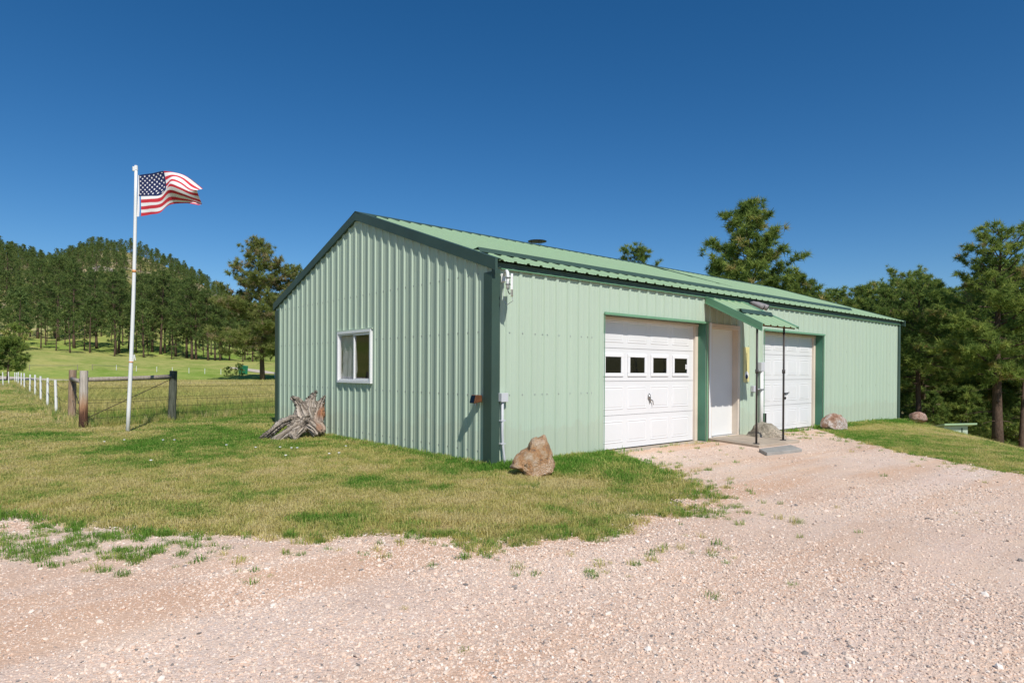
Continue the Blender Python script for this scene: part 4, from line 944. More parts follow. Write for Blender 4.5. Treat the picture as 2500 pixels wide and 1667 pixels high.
# ------------------------------------------------------------------ pines
def pine_meshes(seed, h, cb, Rm, nb, csize, nk, wneed, brown=0.0, mat='needle', top_pow=.75, trunk_r=None, dens=1.0, bend=.02, sides=7, dead=0):
    g = np.random.default_rng(seed); tr = trunk_r or h*.017
    bx, by = g.normal(0, bend, 2)*h
    def axis(f): return np.array([bx*f*f+.012*h*math.sin(3*f+seed), by*f*f+.012*h*math.cos(2.3*f+seed), h*f])
    b = MB(); nseg = 9
    a0 = axis(0); b.tube([axis(k/nseg)-a0+np.array([0, 0, -.3 if k == 0 else 0]) for k in range(nseg+1)], [tr*(1.15 if k == 0 else 1)*(1-.93*(k/nseg))+.004*h*.2 for k in range(nseg+1)], sides)
    cen = []; outd = []; tint = []
    ga = g.random()*6.28
    for i in range(nb):
        f = i/(nb-1); t = f**.9; hz = cb+(0.985-cb)*t
        ga += 2.39996+g.normal(0, .35)
        prof = ((1-t)**top_pow)*(.62+.38*min(1, t/.18))+.05
        L = Rm*prof*g.uniform(.62, 1.18)
        if g.random() < .07: L *= .45
        base = axis(hz)-a0; pit = -.12+.75*t+g.normal(0, .14)
        d = np.array([math.cos(ga)*math.cos(pit), math.sin(ga)*math.cos(pit), math.sin(pit)]); lat = np.array([-math.sin(ga), math.cos(ga), 0])
        curve = g.uniform(.05, .3)
        P = [base+d*L*s+np.array([0, 0, curve*L*s*s]) for s in (0, .35, .7, 1.0)]
        if L > csize*1.0: b.tube(P, [max(.008, tr*.26*(1-t*.6)), tr*.17*(1-t*.5), tr*.10, .006], 4, cap=False)
        nt = max(2, int(dens*(.62*L/csize+2)))
        for c in range(nt):
            s = 1-.70*g.random()**1.4 if L > csize else g.uniform(.4, 1)
            if c == 0: s = 1.0
            p0 = base+d*L*s+np.array([0, 0, curve*L*s*s]); sgn = 1 if c % 2 else -1
            tw = d*g.uniform(.35, .8)+lat*sgn*g.uniform(.25, 1.0)*(0 if c == 0 else 1)+np.array([0, 0, g.normal(.22, .22)]); tw /= np.linalg.norm(tw)
            wl = max(csize*.5, L*.36*(1.15-.6*s))*g.uniform(.6, 1.2); k = max(1, int(wl/(csize*.52))); tt = np.clip(g.normal(.36, .15), 0, .72) if g.random() > brown else g.uniform(.72, .95)
            for q in range(k):
                f2 = (q+1)/k; p = p0+tw*wl*f2+g.normal(0, csize*.18, 3); cen.append(p); o = tw*.8+np.array([0, 0, .45]); outd.append(o/np.linalg.norm(o)); tint.append(np.clip(tt+g.normal(0, .05), 0, .95))
    for i in range(int(5*dens)+3):
        cen.append(axis(1.0-.03*i*g.random())-a0+g.normal(0, csize*.25, 3)); outd.append(np.array([0, 0, 1.0])); tint.append(.4)
    for i in range(dead):
        hz = g.uniform(.12, cb); ga = g.uniform(0, 6.28); L = Rm*g.uniform(.15, .5); base = axis(hz)-a0
        P = [base+np.array([math.cos(ga), math.sin(ga), -.15*s])*L*s for s in (0, .5, 1)]; b.tube(P, [tr*.14, tr*.08, .004], 4, cap=False)
    cen = np.array(cen); outd = np.array(outd); tint = np.array(tint); n = len(cen)
    dirs = g.normal(0, 1, (n, nk, 3)); dirs /= np.linalg.norm(dirs, axis=2, keepdims=True); dirs = dirs*1.0+outd[:, None, :]*.5; dirs /= np.linalg.norm(dirs, axis=2, keepdims=True)
    ln = csize*g.uniform(.55, 1.05, (n, nk, 1)); c0 = cen[:, None, :]+g.normal(0, csize*.10, (n, nk, 3))
    sd = np.cross(dirs, g.normal(0, 1, (n, nk, 3))); sd /= (np.linalg.norm(sd, axis=2, keepdims=True)+1e-9)
    tipw = .30
    A = c0-sd*wneed*.5; B = c0+sd*wneed*.5; T = c0+dirs*ln
    v = np.stack([A, B, T+sd*0], 2).reshape(-1, 3); f = np.arange(len(v)).reshape(-1, 3)
    tn = np.repeat(np.clip(tint[:, None]+g.normal(0, .06, (n, nk)), 0, 1).ravel(), 3)
    crown = npmesh('crown', v, f, M[mat], {'tint': ('FLOAT', tn)})
    trunk = b.mesh('trunk', True); trunk.materials.append(M['bark'])
    return trunk, crown
def plant_tree(name, meshes, loc, rz, sc, label, group=None, cat='pine tree'):
    e = empty(name, loc, rz, label, cat, group); e.scale = (sc, sc, sc)
    for nm, me in zip(('trunk', 'crown'), meshes):
        o = bpy.data.objects.new(nm, me); C.objects.link(o); o.parent = e
    return e
# near and middle trees; each is sized so that its top stands at the height read from the photograph
def nt_(x, y, ztop, mh, label, rz=0, dz=0, group=None, wide=1.0):
    ms, h = mh; z = tz(x, y)-.15+dz; e = plant_tree('pine_tree', ms, (x, y, z), rz, (ztop-z)/h, label, group); e.scale.x *= wide; e.scale.y *= wide; return e
big = pine_meshes(31, 10.6, .30, 3.6, 78, .30, 30, .032, .04, top_pow=.55, trunk_r=.24, dens=1.7, dead=9), 10.6
t2 = pine_meshes(32, 8.6, .30, 2.8, 64, .28, 28, .030, .03, top_pow=.5, trunk_r=.17, dens=1.5, dead=9), 8.6
rp = pine_meshes(33, 11.4, .10, 4.1, 104, .40, 36, .040, .05, top_pow=.78, trunk_r=.22, dens=2.1), 11.4
sp_ = pine_meshes(34, 9.0, .25, 2.4, 60, .32, 28, .036, .02, top_pow=.45, dens=2.0), 9.0
nt_(27.9, .62, 7.3, big, 'tall ponderosa pine with thick reddish trunk at the right edge', .8)
nt_(28.9, 3.85, 5.6, t2, 'dark trunked pine just right of the barn far corner', 2.0)
nt_(25.8, 10.5, 10.0, rp, 'bushy pine rising highest above the barn roof', 4.2, wide=1.14)
nt_(34.8, 25.2, 10.7, sp_, 'small rounded pine top peeping over the roof ridge', 1.0)
nt_(20.6, 14.6, 5.9, t2, 'low dark pine crown left of the tall roof pine', 5.1)
nt_(27.5, 9.1, 6.3, rp, 'drooping pine on the right shoulder of the tall roof pine', .9)
lt = pine_meshes(35, 17.5, .17, 5.6, 125, .55, 30, .062, .13, mat='needle_brown', top_pow=.70, trunk_r=.30, dens=1.9, dead=5), 17.5
nt_(23.4, 74.6, 17.4, lt, 'tall browning pine full of cones just left of the barn', .4)
lt2 = pine_meshes(36, 14.5, .22, 3.8, 88, .55, 30, .062, .05, mat='needle_brown', top_pow=.5, trunk_r=.28, dens=1.7, dead=6), 14.5
nt_(27.4, 74.4, 14.2, lt2, 'greener pine partly hidden behind the barn left corner', 2.2)
yp = pine_meshes(37, 4.1, .24, 1.9, 60, .34, 30, .045, .0, top_pow=.42, trunk_r=.14, dens=2.4), 4.1
nt_(-1.42, 80.5, 4.15, yp, 'short round crowned young pine beside the road at far left', .3)
dd = pine_meshes(38, 5.4, .72, 1.1, 16, .30, 12, .03, .2, trunk_r=.13, dens=.6, dead=26), 5.4
nt_(30.6, .35, 2.4, dd, 'thin half dead pine trunk with bare twigs at the right edge', .3)
# belt of pines beyond the crest on the right, tops along the skyline
SKX = [1900, 1960, 2000, 2030, 2060, 2085, 2110, 2150, 2185, 2215, 2250, 2290, 2320, 2350, 2420, 2520]
SKY = [690, 700, 722, 716, 712, 692, 702, 690, 706, 662, 705, 682, 700, 668, 650, 640]
belt = [(36, 5.8, big), (33, 8.0, rp), (38.5, 9.8, sp_), (41.5, 6.9, rp), (37, 13.2, t2), (42, 13.0, big), (45, 10.0, t2), (40, 17, rp), (46, 16.5, sp_), (50, 13, big), (44, 3.0, sp_), (49, 6.5, t2), (55, 10, rp), (52, 17, t2), (37.5, .2, t2), (41, 1.0, big), (47, .6, rp), (60, 14, big), (58, 5, t2), (35, 14.5, rp), (66, 9, rp), (64, 20, t2), (31.8, 6.2, t2), (46, 4.4, big), (53, 7.5, sp_)]
for i, (x, y, mh) in enumerate(belt):
    d = Vector((x, y, 0))-CAMLOC; dep = d.dot(fw); px = 1250+1561.8*d.dot(r2)/dep; py = float(np.interp(px, SKX, SKY))+random.choice((0, 6, 18, 34))
    zt = 1.25+(906+(px-1250)*.0055-py)/1561.8*dep
    nt_(x, y, zt, mh, 'green pine in the dense wood behind the right end of the barn', i*1.7, -.2, 'pines in the wood right of the barn')
# undergrowth of young pines beyond the crest
sap = pine_meshes(39, 2.6, .04, 1.15, 44, .24, 26, .034, .0, top_pow=.6, trunk_r=.05, dens=2.0), 2.6
for i, (x, y, h) in enumerate([(32.5, 2.4, 1.6), (34.2, .9, 2.3), (35.4, 3.6, 2.6), (33.6, 4.6, 2.0), (37.0, 2.2, 2.8), (31.6, 5.3, 1.7), (38.6, 4.6, 3.2), (36.2, .0, 2.2), (40.5, 2.6, 3.4), (33.0, 7.0, 2.4), (39.5, .4, 3.0), (30.6, 1.9, 1.2)]):
    plant_tree('young_pine', sap[0], (x, y, tz(x, y)-.1), i*1.3, h/2.6, 'bushy young pine filling the undergrowth below the right hand wood', 'young pines below the right hand wood')
# row at the foot of the hill: (trunk px x, foot px y, top px y)
foot = [pine_meshes(50+k, 15, c, 2.9+.25*k, 64, .75, 16, .095, .06, mat='needle_far', top_pow=.5, trunk_r=.24, dens=1.2, dead=4) for k, c in enumerate((.30, .22, .42, .34))]
row = [(15, 832, 690, 190), (92, 866, 676, 140), (142, 871, 668, 138), (162, 866, 700, 150), (181, 882, 676, 126), (236, 876, 690, 130), (282, 887, 690, 122), (290, 884, 705, 126), (349, 863, 690, 145), (371, 873, 688, 136), (392, 876, 676, 133), (402, 875, 700, 136), (413, 866, 690, 143), (429, 880, 696, 130), (456, 882, 702, 128), (469, 887, 690, 124), (479, 888, 720, 124), (508, 887, 716, 124), (525, 884, 730, 126), (537, 883, 735, 127), (560, 880, 760, 130)]
ordw = ['first', 'second', 'third', 'fourth', 'fifth', 'sixth', 'seventh', 'eighth', 'ninth', 'tenth', 'eleventh', 'twelfth', 'thirteenth', 'fourteenth', 'fifteenth', 'sixteenth', 'seventeenth', 'eighteenth', 'nineteenth', 'twentieth', 'twenty-first']
TREES_XY = []
for i, (px, yb, yt, dep) in enumerate(row):
    d = fw+r2*((px-1250)/1561.8); P = CAMLOC+d*dep; z = tz(P.x, P.y); hgt = (yb-yt)/1561.8*dep
    plant_tree('pine_tree', foot[i % 4], (P.x, P.y, z-.1), i*2.1, hgt/15, ordw[i]+' tall pine from the left along the foot of the hill', 'pines along the foot of the hill')
    TREES_XY.append((P.x, P.y))
# hillside forest
hillm = [pine_meshes(70+k, 11, .22+.06*k, 1.75+.15*k, 34, .85, 9, .20, .04, mat='needle_far', top_pow=.55, trunk_r=.17, dens=1.0, sides=5) for k in range(5)]
cand = []; g = np.random.default_rng(5); occ = {}
def ok(x, y, mind):
    i, j = int(x//8), int(y//8)
    for a in range(i-1, i+2):
        for b in range(j-1, j+2):
            for (u, w) in occ.get((a, b), ()):
                if (u-x)**2+(w-y)**2 < mind*mind: return False
    occ.setdefault((i, j), []).append((x, y)); return True
for x, y in TREES_XY: ok(x, y, 1)
for _ in range(20000):
    az = R(g.uniform(68.0, 90.5)); r = math.sqrt(g.uniform(136**2, 500**2)); x = -5.18+r*math.cos(az); y = -6.41+r*math.sin(az)
    azd = math.degrees(az)
    dens = 1.0
    if 77.4 < azd < 80.4 and 290 < r < 446: dens = .05      # bare tan slope under the summit
    if azd < 75.7 and r > 205: dens = .07 if r < 430 else .6           # open right shoulder
    if azd < 75.7 and r < 205: dens = min(dens, .22)
    if 77.4 < azd < 80.4 and 200 < r < 290: dens = .30
    if azd < 73.6 and 150 < r < 300: dens = .14
    if fbm(np.array([x/34]), np.array([y/34]), 7, 2)[0] > .58: dens *= .45
    if g.random() > dens: continue
    if ok(x, y, 4.1 if r < 300 else 4.4): cand.append((r, x, y))
cand.sort()
NH = 238
print('hill trees', len(cand))
for i, (r, x, y) in enumerate(cand[:NH]):
    plant_tree('pine_tree', hillm[i % 5], (x, y, tz(x, y)-.2), g.uniform(0, 6.28), g.uniform(.5, 1.0), 'dark green pine on the wooded hillside behind the flagpole', 'pines on the wooded hillside')

# ------------------------------------------------------------------ scattered stuff by geometry nodes
def scatter(name, pts, rot, scl, idx, tint, variants, label):
    col = bpy.data.collections.new(name+'_kinds')
    for o in variants: col.objects.link(o)
    me = bpy.data.meshes.new(name); n = len(pts)
    me.vertices.add(n); me.vertices.foreach_set('co', np.asarray(pts, np.float32).ravel())
    for an, typ, data, key in (('rot', 'FLOAT_VECTOR', rot, 'vector'), ('scl', 'FLOAT_VECTOR', scl, 'vector'), ('kidx', 'INT', idx, 'value'), ('tint', 'FLOAT', tint, 'value')):
        a = me.attributes.new(an, typ, 'POINT'); a.data.foreach_set(key, np.asarray(data, np.int32 if typ == 'INT' else np.float32).ravel())
    me.update()
    o = bpy.data.objects.new(name, me); C.objects.link(o)
    ng = bpy.data.node_groups.new(name+'_scatter', 'GeometryNodeTree')
    ng.interface.new_socket('Geometry', in_out='INPUT', socket_type='NodeSocketGeometry'); ng.interface.new_socket('Geometry', in_out='OUTPUT', socket_type='NodeSocketGeometry')
    gi = ng.nodes.new('NodeGroupInput'); go = ng.nodes.new('NodeGroupOutput')
    ci = ng.nodes.new('GeometryNodeCollectionInfo'); ci.inputs['Collection'].default_value = col; ci.inputs['Separate Children'].default_value = True; ci.inputs['Reset Children'].default_value = True
    ip = ng.nodes.new('GeometryNodeInstanceOnPoints'); ip.inputs['Pick Instance'].default_value = True
    def attr(nm, dt):
        a = ng.nodes.new('GeometryNodeInputNamedAttribute'); a.data_type = dt; a.inputs['Name'].default_value = nm; return a.outputs[0]
    L = ng.links.new
    L(gi.outputs[0], ip.inputs['Points']); L(ci.outputs[0], ip.inputs['Instance']); L(attr('kidx', 'INT'), ip.inputs['Instance Index'])
    L(attr('rot', 'FLOAT_VECTOR'), ip.inputs['Rotation']); L(attr('scl', 'FLOAT_VECTOR'), ip.inputs['Scale']); L(ip.outputs[0], go.inputs[0])
    md = o.modifiers.new('scatter', 'NODES'); md.node_group = ng
    return tag(o, label, kind='stuff')
def kindobj(me, name): return bpy.data.objects.new(name, me)
# far trees of the hillside as one wood: a real mesh of low crowns
rest = cand[NH:]
hk = []
for k in range(5):
    tr, cr = hillm[k]; v0 = np.array([v.co[:] for v in tr.vertices]); 
    bm = bmesh.new(); bm.from_mesh(tr); nf = len(bm.faces); bm.from_mesh(cr); bm.faces.ensure_lookup_table()
    for fi in range(nf, len(bm.faces)): bm.faces[fi].material_index = 1
    me = bpy.data.meshes.new('hill_pine'); bm.to_mesh(me); bm.free(); me.materials.append(M['bark']); me.materials.append(M['needle_far']); hk.append(kindobj(me, 'hill_pine_%d' % k))
n = len(rest); P = np.array([(x, y, tz(x, y)-.2) for r, x, y in rest]); s = g.uniform(.42, .86, n)
scatter('forest', P, np.stack([np.zeros(n), np.zeros(n), g.uniform(0, 6.28, n)], 1), np.stack([s, s, s], 1), g.integers(0, 5, n), g.random(n), hk, 'pine forest covering the upper hill')
# rest of wood on the right, far slope
g2 = np.random.default_rng(9); pts = []
for _ in range(1500):
    az = R(g2.uniform(6, 34)); r = math.sqrt(g2.uniform(72**2, 260**2)); x = -5.18+r*math.cos(az); y = -6.41+r*math.sin(az)
    if ok(x, y, 6.5) and g2.random() < .8: pts.append((x, y, tz(x, y)-.2))
n = len(pts); s = g2.uniform(.8, 1.3, n)
scatter('forest', pts, np.stack([np.zeros(n), np.zeros(n), g2.uniform(0, 6.28, n)], 1), np.stack([s, s, s], 1), g2.integers(0, 5, n), g2.random(n), hk, 'pine wood on the far slope right of the barn')

# grass blades
def tuft(seed, nb, h, spread, wd, lean):
    g = np.random.default_rng(seed); V = []; F = []
    for i in range(nb):
        a = g.uniform(0, 6.28); r = spread*math.sqrt(g.random()); x, y = r*math.cos(a), r*math.sin(a); hh = h*g.uniform(.55, 1.1); la = g.uniform(0, 6.28); ll = hh*abs(g.normal(lean, lean*.6)); w = wd*g.uniform(.7, 1.2)
        sx, sy = math.cos(la+1.57)*w, math.sin(la+1.57)*w; dx, dy = math.cos(la)*ll, math.sin(la)*ll; k = len(V)
        V += [(x-sx, y-sy, -.01), (x+sx, y+sy, -.01), (x+dx*.4+sx*.8, y+dy*.4+sy*.8, hh*.6), (x+dx*.4-sx*.8, y+dy*.4-sy*.8, hh*.6), (x+dx, y+dy, hh*max(.12, 1-.5*ll/hh))]
        F += [(k, k+1, k+2), (k, k+2, k+3), (k+3, k+2, k+4)]
    return npmesh('tuft', V, F, M['blade'])
tk = [kindobj(tuft(100+k, 15, .055, .06, .0026, (.4, .6, .9, 1.3, 1.8)[k]), 'short_tuft_%d' % k) for k in range(5)]
fk = [kindobj(tuft(120+k, 14, .36, .10, .004, .35), 'tall_tuft_%d' % k) for k in range(4)]
gk = [kindobj(tuft(140+k, 26, .12, .07, .0032, .55), 'weed_tuft_%d' % k) for k in range(3)]
def fieldside(x, y): return (x > -3.0+(y-12)*.022) & ((y-9.37)-(x+3.27)*.56 > .15)
g3 = np.random.default_rng(21)
def lush(x, y):
    near_g = np.exp(-np.clip(-x, 0, 9)/.45)*((y > -.3) & (y < 7.6))
    right = sstep(-.1, .6, x)*sstep(-3.0, -1.0, y+.3*(2.2-x)-.4)*(y < .1)
    left = np.exp(-(((x+1.7)/1.3)**2+((y-5.2)/1.6)**2))*.32
    return np.clip(near_g+right+left, 0, 1)
def sample(xr, yr, n): return g3.uniform(*xr, n), g3.uniform(*yr, n)
# front lawn
X, Y = sample((-7.2, 3.2), (-4, 11.6), 190000)
az = np.degrees(np.arctan2(Y+6.41, X+5.18)); r = np.hypot(X+5.18, Y+6.41)
sd = gsd(X, Y); edge = np.clip((.10-sd)/.75, 0, 1)**.8*np.where(sd > -.5, .35+1.3*(fbm(X*4.5, Y*4.5, 6, 2) > .47), 1)
fieldm = fieldside(X, Y)
bare = fbm(X*2.2, Y*2.2, 3, 3)
keep = (~in_barn(X, Y, .03)) & (~fieldm) & (az > 22) & (az < 91.5) & (g3.random(len(X)) < edge*np.clip(1.25-sstep(.55, .70, bare)*.65, 0, 1)*np.clip(11/r, .45, 1))
X, Y, r = X[keep], Y[keep], r[keep]
# right mound
X2, Y2 = sample((4.2, 15.5), (-6.5, .1), 60000); sd2 = gsd(X2, Y2); s2 = (X2-8.54)*.526-(Y2+3.85)*.85
k2 = (sd2 < 0) & (s2 < 2.2) & (~in_barn(X2, Y2, .03)) & (X2 > 3) ; X2, Y2 = X2[k2], Y2[k2]
# mown path beside the white fence
X3, Y3 = sample((-9.5, -2.4), (11.6, 46), 34000); k3 = ~fieldside(X3, Y3); X3, Y3 = X3[k3], Y3[k3]
XX = np.concatenate([X, X2, X3]); YY = np.concatenate([Y, Y2, Y3]); n = len(XX)
lu = lush(XX, YY); dry = fbm(XX/1.5, YY/1.5, 4, 4); rr = np.hypot(XX+5.18, YY+6.41)
dry2 = fbm(XX*1.7+9, YY*1.7, 6, 2)
dry3 = fbm(XX*5+3, YY*5, 1, 2)
tint = .57+(dry-.5)*1.3+(dry2-.5)*.6+(dry3-.5)*.9-.46*lu+g3.normal(0, .17, n)
tint = tint+.22*np.exp(-np.abs(gsd(XX, YY))/.45)*(YY < -.3)*(XX < 1.2)
tint = np.where(XX > 4, tint-.10, tint); tint = np.where(YY > 11.6, tint+.02, tint)
sc = g3.uniform(.65, 1.3, n)*(1+.75*lu)*np.where(XX > 4, .8, 1)*np.where(YY > 11.6, 1.1, 1)
wsc = np.clip(rr/9, 1, 3.2)
Z = terrain(XX, YY)
scatter('lawn_grass', np.stack([XX, YY, Z], 1), np.stack([g3.normal(0, .12, n), g3.normal(0, .12, n), g3.uniform(0, 6.28, n)], 1), np.stack([sc*wsc, sc*wsc, sc*1.02], 1), g3.integers(0, 5, n), np.clip(tint, 0, 1), tk, 'short patchy green and straw coloured lawn grass')
# weeds and runners on the gravel edge and along the wall
X, Y = sample((-6.5, 9.5), (-5, 1.6), 60000); sd = gsd(X, Y)
patch = np.array([(-5.4, .9), (-5.2, -.5), (-4.97, -1.1), (-4.65, -1.65), (-4.40, -2.05), (-4.15, -1.9), (-4.02, -1.45), (-4.0, -1.0), (-4.3, -.5), (-4.5, 0), (-4.7, .4)])
inp = sdf(X, Y, patch)
pr = np.where(inp > -.05, .95*sstep(.46, .56, fbm(X*3.2, Y*3.2, 2, 3)), 0)
pr = np.maximum(pr, .42*np.exp(-np.clip(sd, 0, 9)/.22)*(fbm(X*3.5, Y*3.5, 5, 2) > .52)*(sd > -.02))
front = (Y < -1.2) & (X > -4.2) & (X < .6)
pr = np.maximum(pr, .75*front*np.exp(-np.clip(sd-.05, 0, 9)/.30)*(fbm(X*3.1+7, Y*3.1, 2, 2) > .55)*(sd > -.2))
pr = np.maximum(pr, .02*np.exp(-np.clip(sd, 0, 9)/.9)*(fbm(X*1.9, Y*1.9, 1, 2) > .60)*(sd > 0))
pr = np.maximum(pr, .10*(np.hypot(X-1.9, Y+1.6) < 1.0)*(fbm(X*4, Y*4, 3, 2) > .62))
pr = np.maximum(pr, .16*((X > 6.3) & (X < 9.2) & (Y > -2.4))*(fbm(X*3, Y*3, 3, 2) > .66))
kk = (sd > -.05) & (g3.random(len(X)) < pr) & (~in_barn(X, Y, .05)) & ~((X > 4.5) & (X < 6.3) & (Y > -1.3)) & ~((X > 3.7) & (X < 5.2) & (Y < -1.3) & (Y > -1.95))
X, Y = X[kk], Y[kk]
# clumps along walls
w1 = g3.uniform(0, 7.3, 420); w2 = g3.uniform(.1, 2.3, 160)
X = np.concatenate([X, -.05-np.abs(g3.normal(0, .07, 420)), w2]); Y = np.concatenate([Y, w1, -.06-np.abs(g3.normal(0, .09, 160))])
bx, by = np.array([(-1.36, -2.93), (-1.30, -2.85), (-.86, -2.4), (.72, -2.2), (-.55, -1.35), (.35, -1.05), (4.98, -.25)]).T
for a, b in zip(bx, by): X = np.concatenate([X, a+g3.normal(0, .10, 14)]); Y = np.concatenate([Y, b+g3.normal(0, .08, 14)])
n = len(X); s = g3.uniform(.25, .68, n); wl = np.where(((X < 0) & (Y > 0) | ((Y > -.4) & (X < 2.4) & (X > 0))), 1.5, 1.0); s = s*wl
scatter('weeds', np.stack([X, Y, terrain(X, Y)+.012], 1), np.stack([g3.normal(0, .1, n), g3.normal(0, .1, n), g3.uniform(0, 6.28, n)], 1), np.stack([s, s, s], 1), g3.integers(0, 3, n), np.clip(np.where((g3.random(n) < .45) & (X > -3.9), g3.normal(.55, .18, n), g3.normal(.18, .13, n)), 0, 1), gk, 'green weeds creeping over the gravel edge and along the barn walls')
# hay meadow
X, Y = sample((-3.2, 24), (9.4, 66), 130000); r = np.hypot(X+5.18, Y+6.41); az = np.degrees(np.arctan2(Y+6.41, X+5.18))
kk = fieldside(X, Y) & (az > 66) & (r < 66) & (g3.random(len(X)) < np.clip(21/r, .28, 1)*.9); X, Y, r = X[kk], Y[kk], r[kk]
n = len(X); fe = ((Y-9.37)-(X+3.27)*.56)
tint = .66+(fbm(X/7, Y/7, 2, 3)-.5)*.6+g3.normal(0, .10, n)+.22*np.exp(-((r-50)/8)**2)-.40*np.exp(-((fe-1.0)/1.6)**2); s = g3.uniform(.65, 1.15, n)*(.75+.35*sstep(0, 2, fe)); ws = np.clip(r/17, 1, 2.6)
# tall dry weeds under the white fence
Xw = g3.normal(.1, .3, 2600); Yw = g3.uniform(9.8, 56, 2600); Xw = Xw-3.1+(Yw-12)*.024
X = np.concatenate([X, Xw]); Y = np.concatenate([Y, Yw]); tint = np.concatenate([tint, np.where(g3.random(2600) < .3, .2, .85)+g3.normal(0, .1, 2600)]); s = np.concatenate([s, g3.uniform(.35, .85, 2600)]); ws = np.concatenate([ws, np.full(2600, 1.2)])
# dry fringe at the fence foot
tt = g3.uniform(0, 8, 900); dx = P4-P1; dx.normalize(); Xf = P1.x+dx.x*tt+g3.normal(0, .16, 900); Yf = P1.y+dx.y*tt+g3.normal(0, .16, 900)
X = np.concatenate([X, Xf]); Y = np.concatenate([Y, Yf]); tint = np.concatenate([tint, np.clip(g3.normal(.55, .3, 900), .1, 1)]); s = np.concatenate([s, g3.uniform(.3, .8, 900)]); ws = np.concatenate([ws, np.ones(900)])
n = len(X)
scatter('meadow_grass', np.stack([X, Y, terrain(X, Y)], 1), np.stack([g3.normal(0, .1, n), g3.normal(0, .1, n), g3.uniform(0, 6.28, n)], 1), np.stack([s*ws, s*ws, s], 1), g3.integers(0, 4, n), np.clip(tint, 0, 1), fk, 'tall yellow green hay grass beyond the fence')

# loose gravel stones
def stone(seed, flat):
    g = np.random.default_rng(seed); bm = bmesh.new(); bmesh.ops.create_icosphere(bm, subdivisions=1, radius=.5)
    pl = [(Vector(g.normal(0, 1, 3)).normalized(), g.uniform(.26, .42)) for _ in range(7)]
    for v in bm.verts:
        for pn, pd in pl:
            d = v.co.dot(pn)-pd
            if d > 0: v.co -= pn*d
        v.co = Vector((v.co.x*g.uniform(.95, 1.05)*1.15, v.co.y, v.co.z*flat))
    me = bpy.data.meshes.new('stone'); bm.to_mesh(me); bm.free(); me.materials.append(M['pebble']); return kindobj(me, 'stone_%d' % seed)
sk = [stone(k, f) for k, f in enumerate((.6, .45, .7, .5, .38, .62, .8))]
def stones(n, rmin, rmax, smin, smax):
    az = np.radians(g3.uniform(6, 93, n)); r = np.sqrt(g3.uniform(rmin**2, rmax**2, n)); X = -5.18+r*np.cos(az); Y = -6.41+r*np.sin(az)
    k = (gsd(X, Y) > -.12+.1*g3.random(n)) & (~in_barn(X, Y, .12)) & ~((X > 4.4) & (X < 6.2) & (Y > -1.25)) & ~((X > 3.75) & (X < 5.1) & (Y < -1.35) & (Y > -1.9))
    X, Y = X[k], Y[k]; comp = sstep(.44, .60, fbm(X*.75+4, Y*.75, 3, 4))     # compacted, dusty strips carry few loose stones
    k = g3.random(len(X)) > comp*.42; X, Y, comp = X[k], Y[k], comp[k]
    s = smin+(smax-smin)*g3.random(len(X))**4.5*(1-.35*comp); s = np.where(g3.random(len(X)) < .0022, s+.03, s); return X, Y, s
A = [stones(150000, 2.0, 4.6, .005, .024), stones(170000, 4.6, 8.5, .007, .028), stones(80000, 8.5, 15.5, .010, .032)]
X = np.concatenate([a[0] for a in A]); Y = np.concatenate([a[1] for a in A]); s = np.concatenate([a[2] for a in A]); n = len(X)
h = (.012+.022*fbm(X*.8, Y*.8, 1, 3))*np.clip(gsd(X, Y)/.25, .35, 1)+.002
tint = g3.random(n); tint = np.where(tint < .05, tint*.8, .09+tint*.91)
scatter('gravel', np.stack([X, Y, h+s*.06], 1), np.stack([g3.normal(0, .35, n), g3.normal(0, .35, n), g3.uniform(0, 6.28, n)], 1), np.stack([s, s*g3.uniform(.7, 1, n), s*g3.uniform(.7, 1.1, n)], 1), g3.integers(0, 7, n), tint, sk, 'loose pinkish and grey crushed stones')

# daisies
b = MB()
for (x, y) in [(-2.6, 5.6), (-2.45, 5.5), (-1.45, 3.4), (-1.35, 3.2), (-1.28, 3.15), (-1.75, 3.6), (-3.4, 5.9), (-3.1, 6.0), (-1.2, 2.2), (-1.05, 2.2), (-1.75, 2.4), (-3.3, 3.0), (-2.0, 4.2), (-.6, 2.9)]:
    for k in range(6):
        a = k*1.047; b.tube([(x+.006*math.cos(a), y+.006*math.sin(a), .062), (x+.016*math.cos(a), y+.016*math.sin(a), .066)], [.004, .006], 4)
    b.tube([(x, y, 0), (x, y, .064)], .0015, 3)
tag(b.build('daisies', M['vinyl']), 'tiny white daisies dotted over the lawn', kind='stuff')

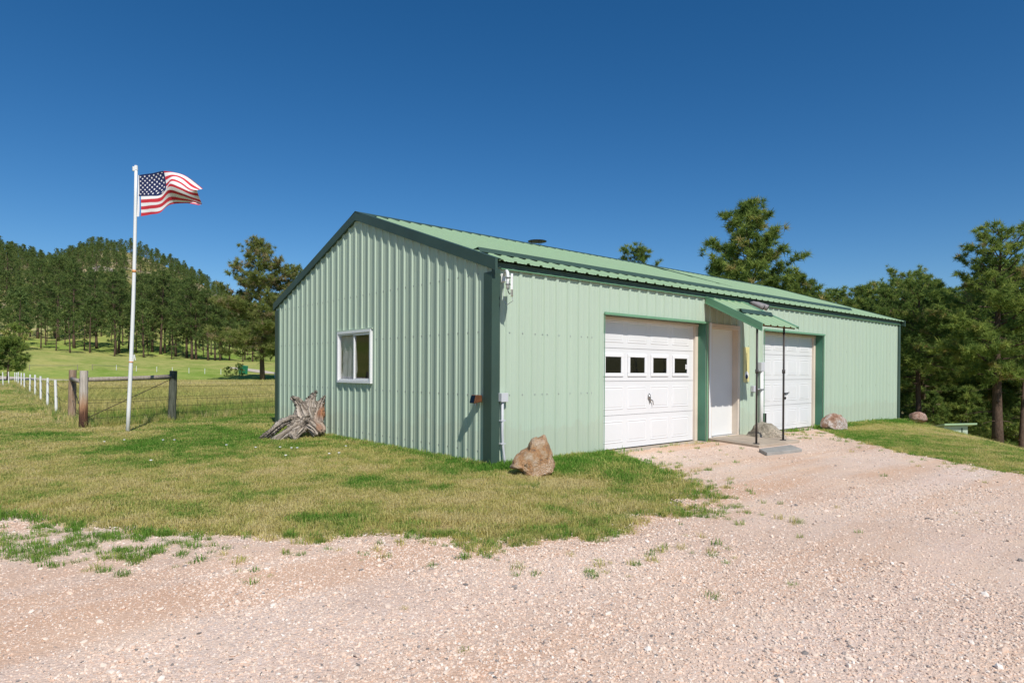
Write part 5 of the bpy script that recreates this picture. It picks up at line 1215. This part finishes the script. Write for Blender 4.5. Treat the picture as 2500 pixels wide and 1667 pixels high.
# ------------------------------------------------------------------ far small things
sh = empty('garden_shed', (22.9, 1.15, -1.38), math.atan2(RV.y, RV.x)+.25, 'low pale green shed with sloping metal roof half hidden behind the grassy rise', 'shed')
MB().hexa([(-.55, -.4, -1.0), (.55, -.4, -1.0), (.55, .7, -1.0), (-.55, .7, -1.0)], [(-.55, -.4, .685), (.55, -.4, .685), (.55, .7, .405), (-.55, .7, .405)]).build('wall', M['wall'], sh)
mb = MB(); mb.hexa([(-.75, -.6, .74), (.75, -.6, .74), (.75, .9, .36), (-.75, .9, .36)], [(-.75, -.6, .80), (.75, -.6, .80), (.75, .9, .42), (-.75, .9, .42)]); mb.build('roof', M['roof'], sh)
MB().box(.25, .29, -.42, -.402, -.2, .6).build('batten', M['dark'], sh)
cb_ = empty('hillside_cabin', (88.0, 262, tz(88, 262)), 1.2, 'dark roofed cabin half hidden by pines on the hill shoulder', 'cabin')
MB().box(-7, 7, -3, 3, -1, 2.2).build('wall', M['ply'], cb_)
MB().hexa([(-8.5, -4.2, 2.0), (8.5, -4.2, 2.0), (8.5, 4.2, 2.6), (-8.5, 4.2, 2.6)], [(-8.5, -4.2, 2.4), (8.5, -4.2, 2.4), (8.5, 4.2, 3.0), (-8.5, 4.2, 3.0)]).build('roof', M['black'], cb_)
# shrubs
shr = pine_meshes(90, 1.7, .05, .9, 26, .30, 14, .06, .1, top_pow=.35, trunk_r=.04, dens=1.2)
for (x, y, s, lab) in ((23.2, 87.6, .7, 'leafy green bush by the far lane, left of the bin'), (25.0, 88.4, .9, 'smaller bush between the leafy bush and the far lane'), (1.6, 128, 2.2, 'bushy shrub at the left edge of the hill foot')):
    plant_tree('shrub', shr, (x, y, tz(x, y)), x, s, lab, None, 'shrub')
# rock outcrops on the hill
for i, (az, r, s, lab) in enumerate(((77.6, 300, 5, 'grey rock outcrop on the hill below the summit'), (82.0, 330, 6, 'broken ledge of rock among the hillside pines'), (74.2, 360, 5, 'rock ledge on the bare right shoulder of the hill'), (84.5, 250, 4, 'pale rock outcrop left of the flagpole'))):
    x = -5.18+r*math.cos(R(az)); y = -6.41+r*math.sin(R(az))
    ob = boulder('rock_outcrop', [(-1.2, -.5), (-1.0, .2), (-.4, .55), (.3, .45), (.9, .35), (1.3, -.1), (1.2, -.5)], .7, (x, y, tz(x, y)), M['rock_tan'], lab, 40+i, .12); ob.scale = (s, s, s*.8); ob['category'] = 'rock'
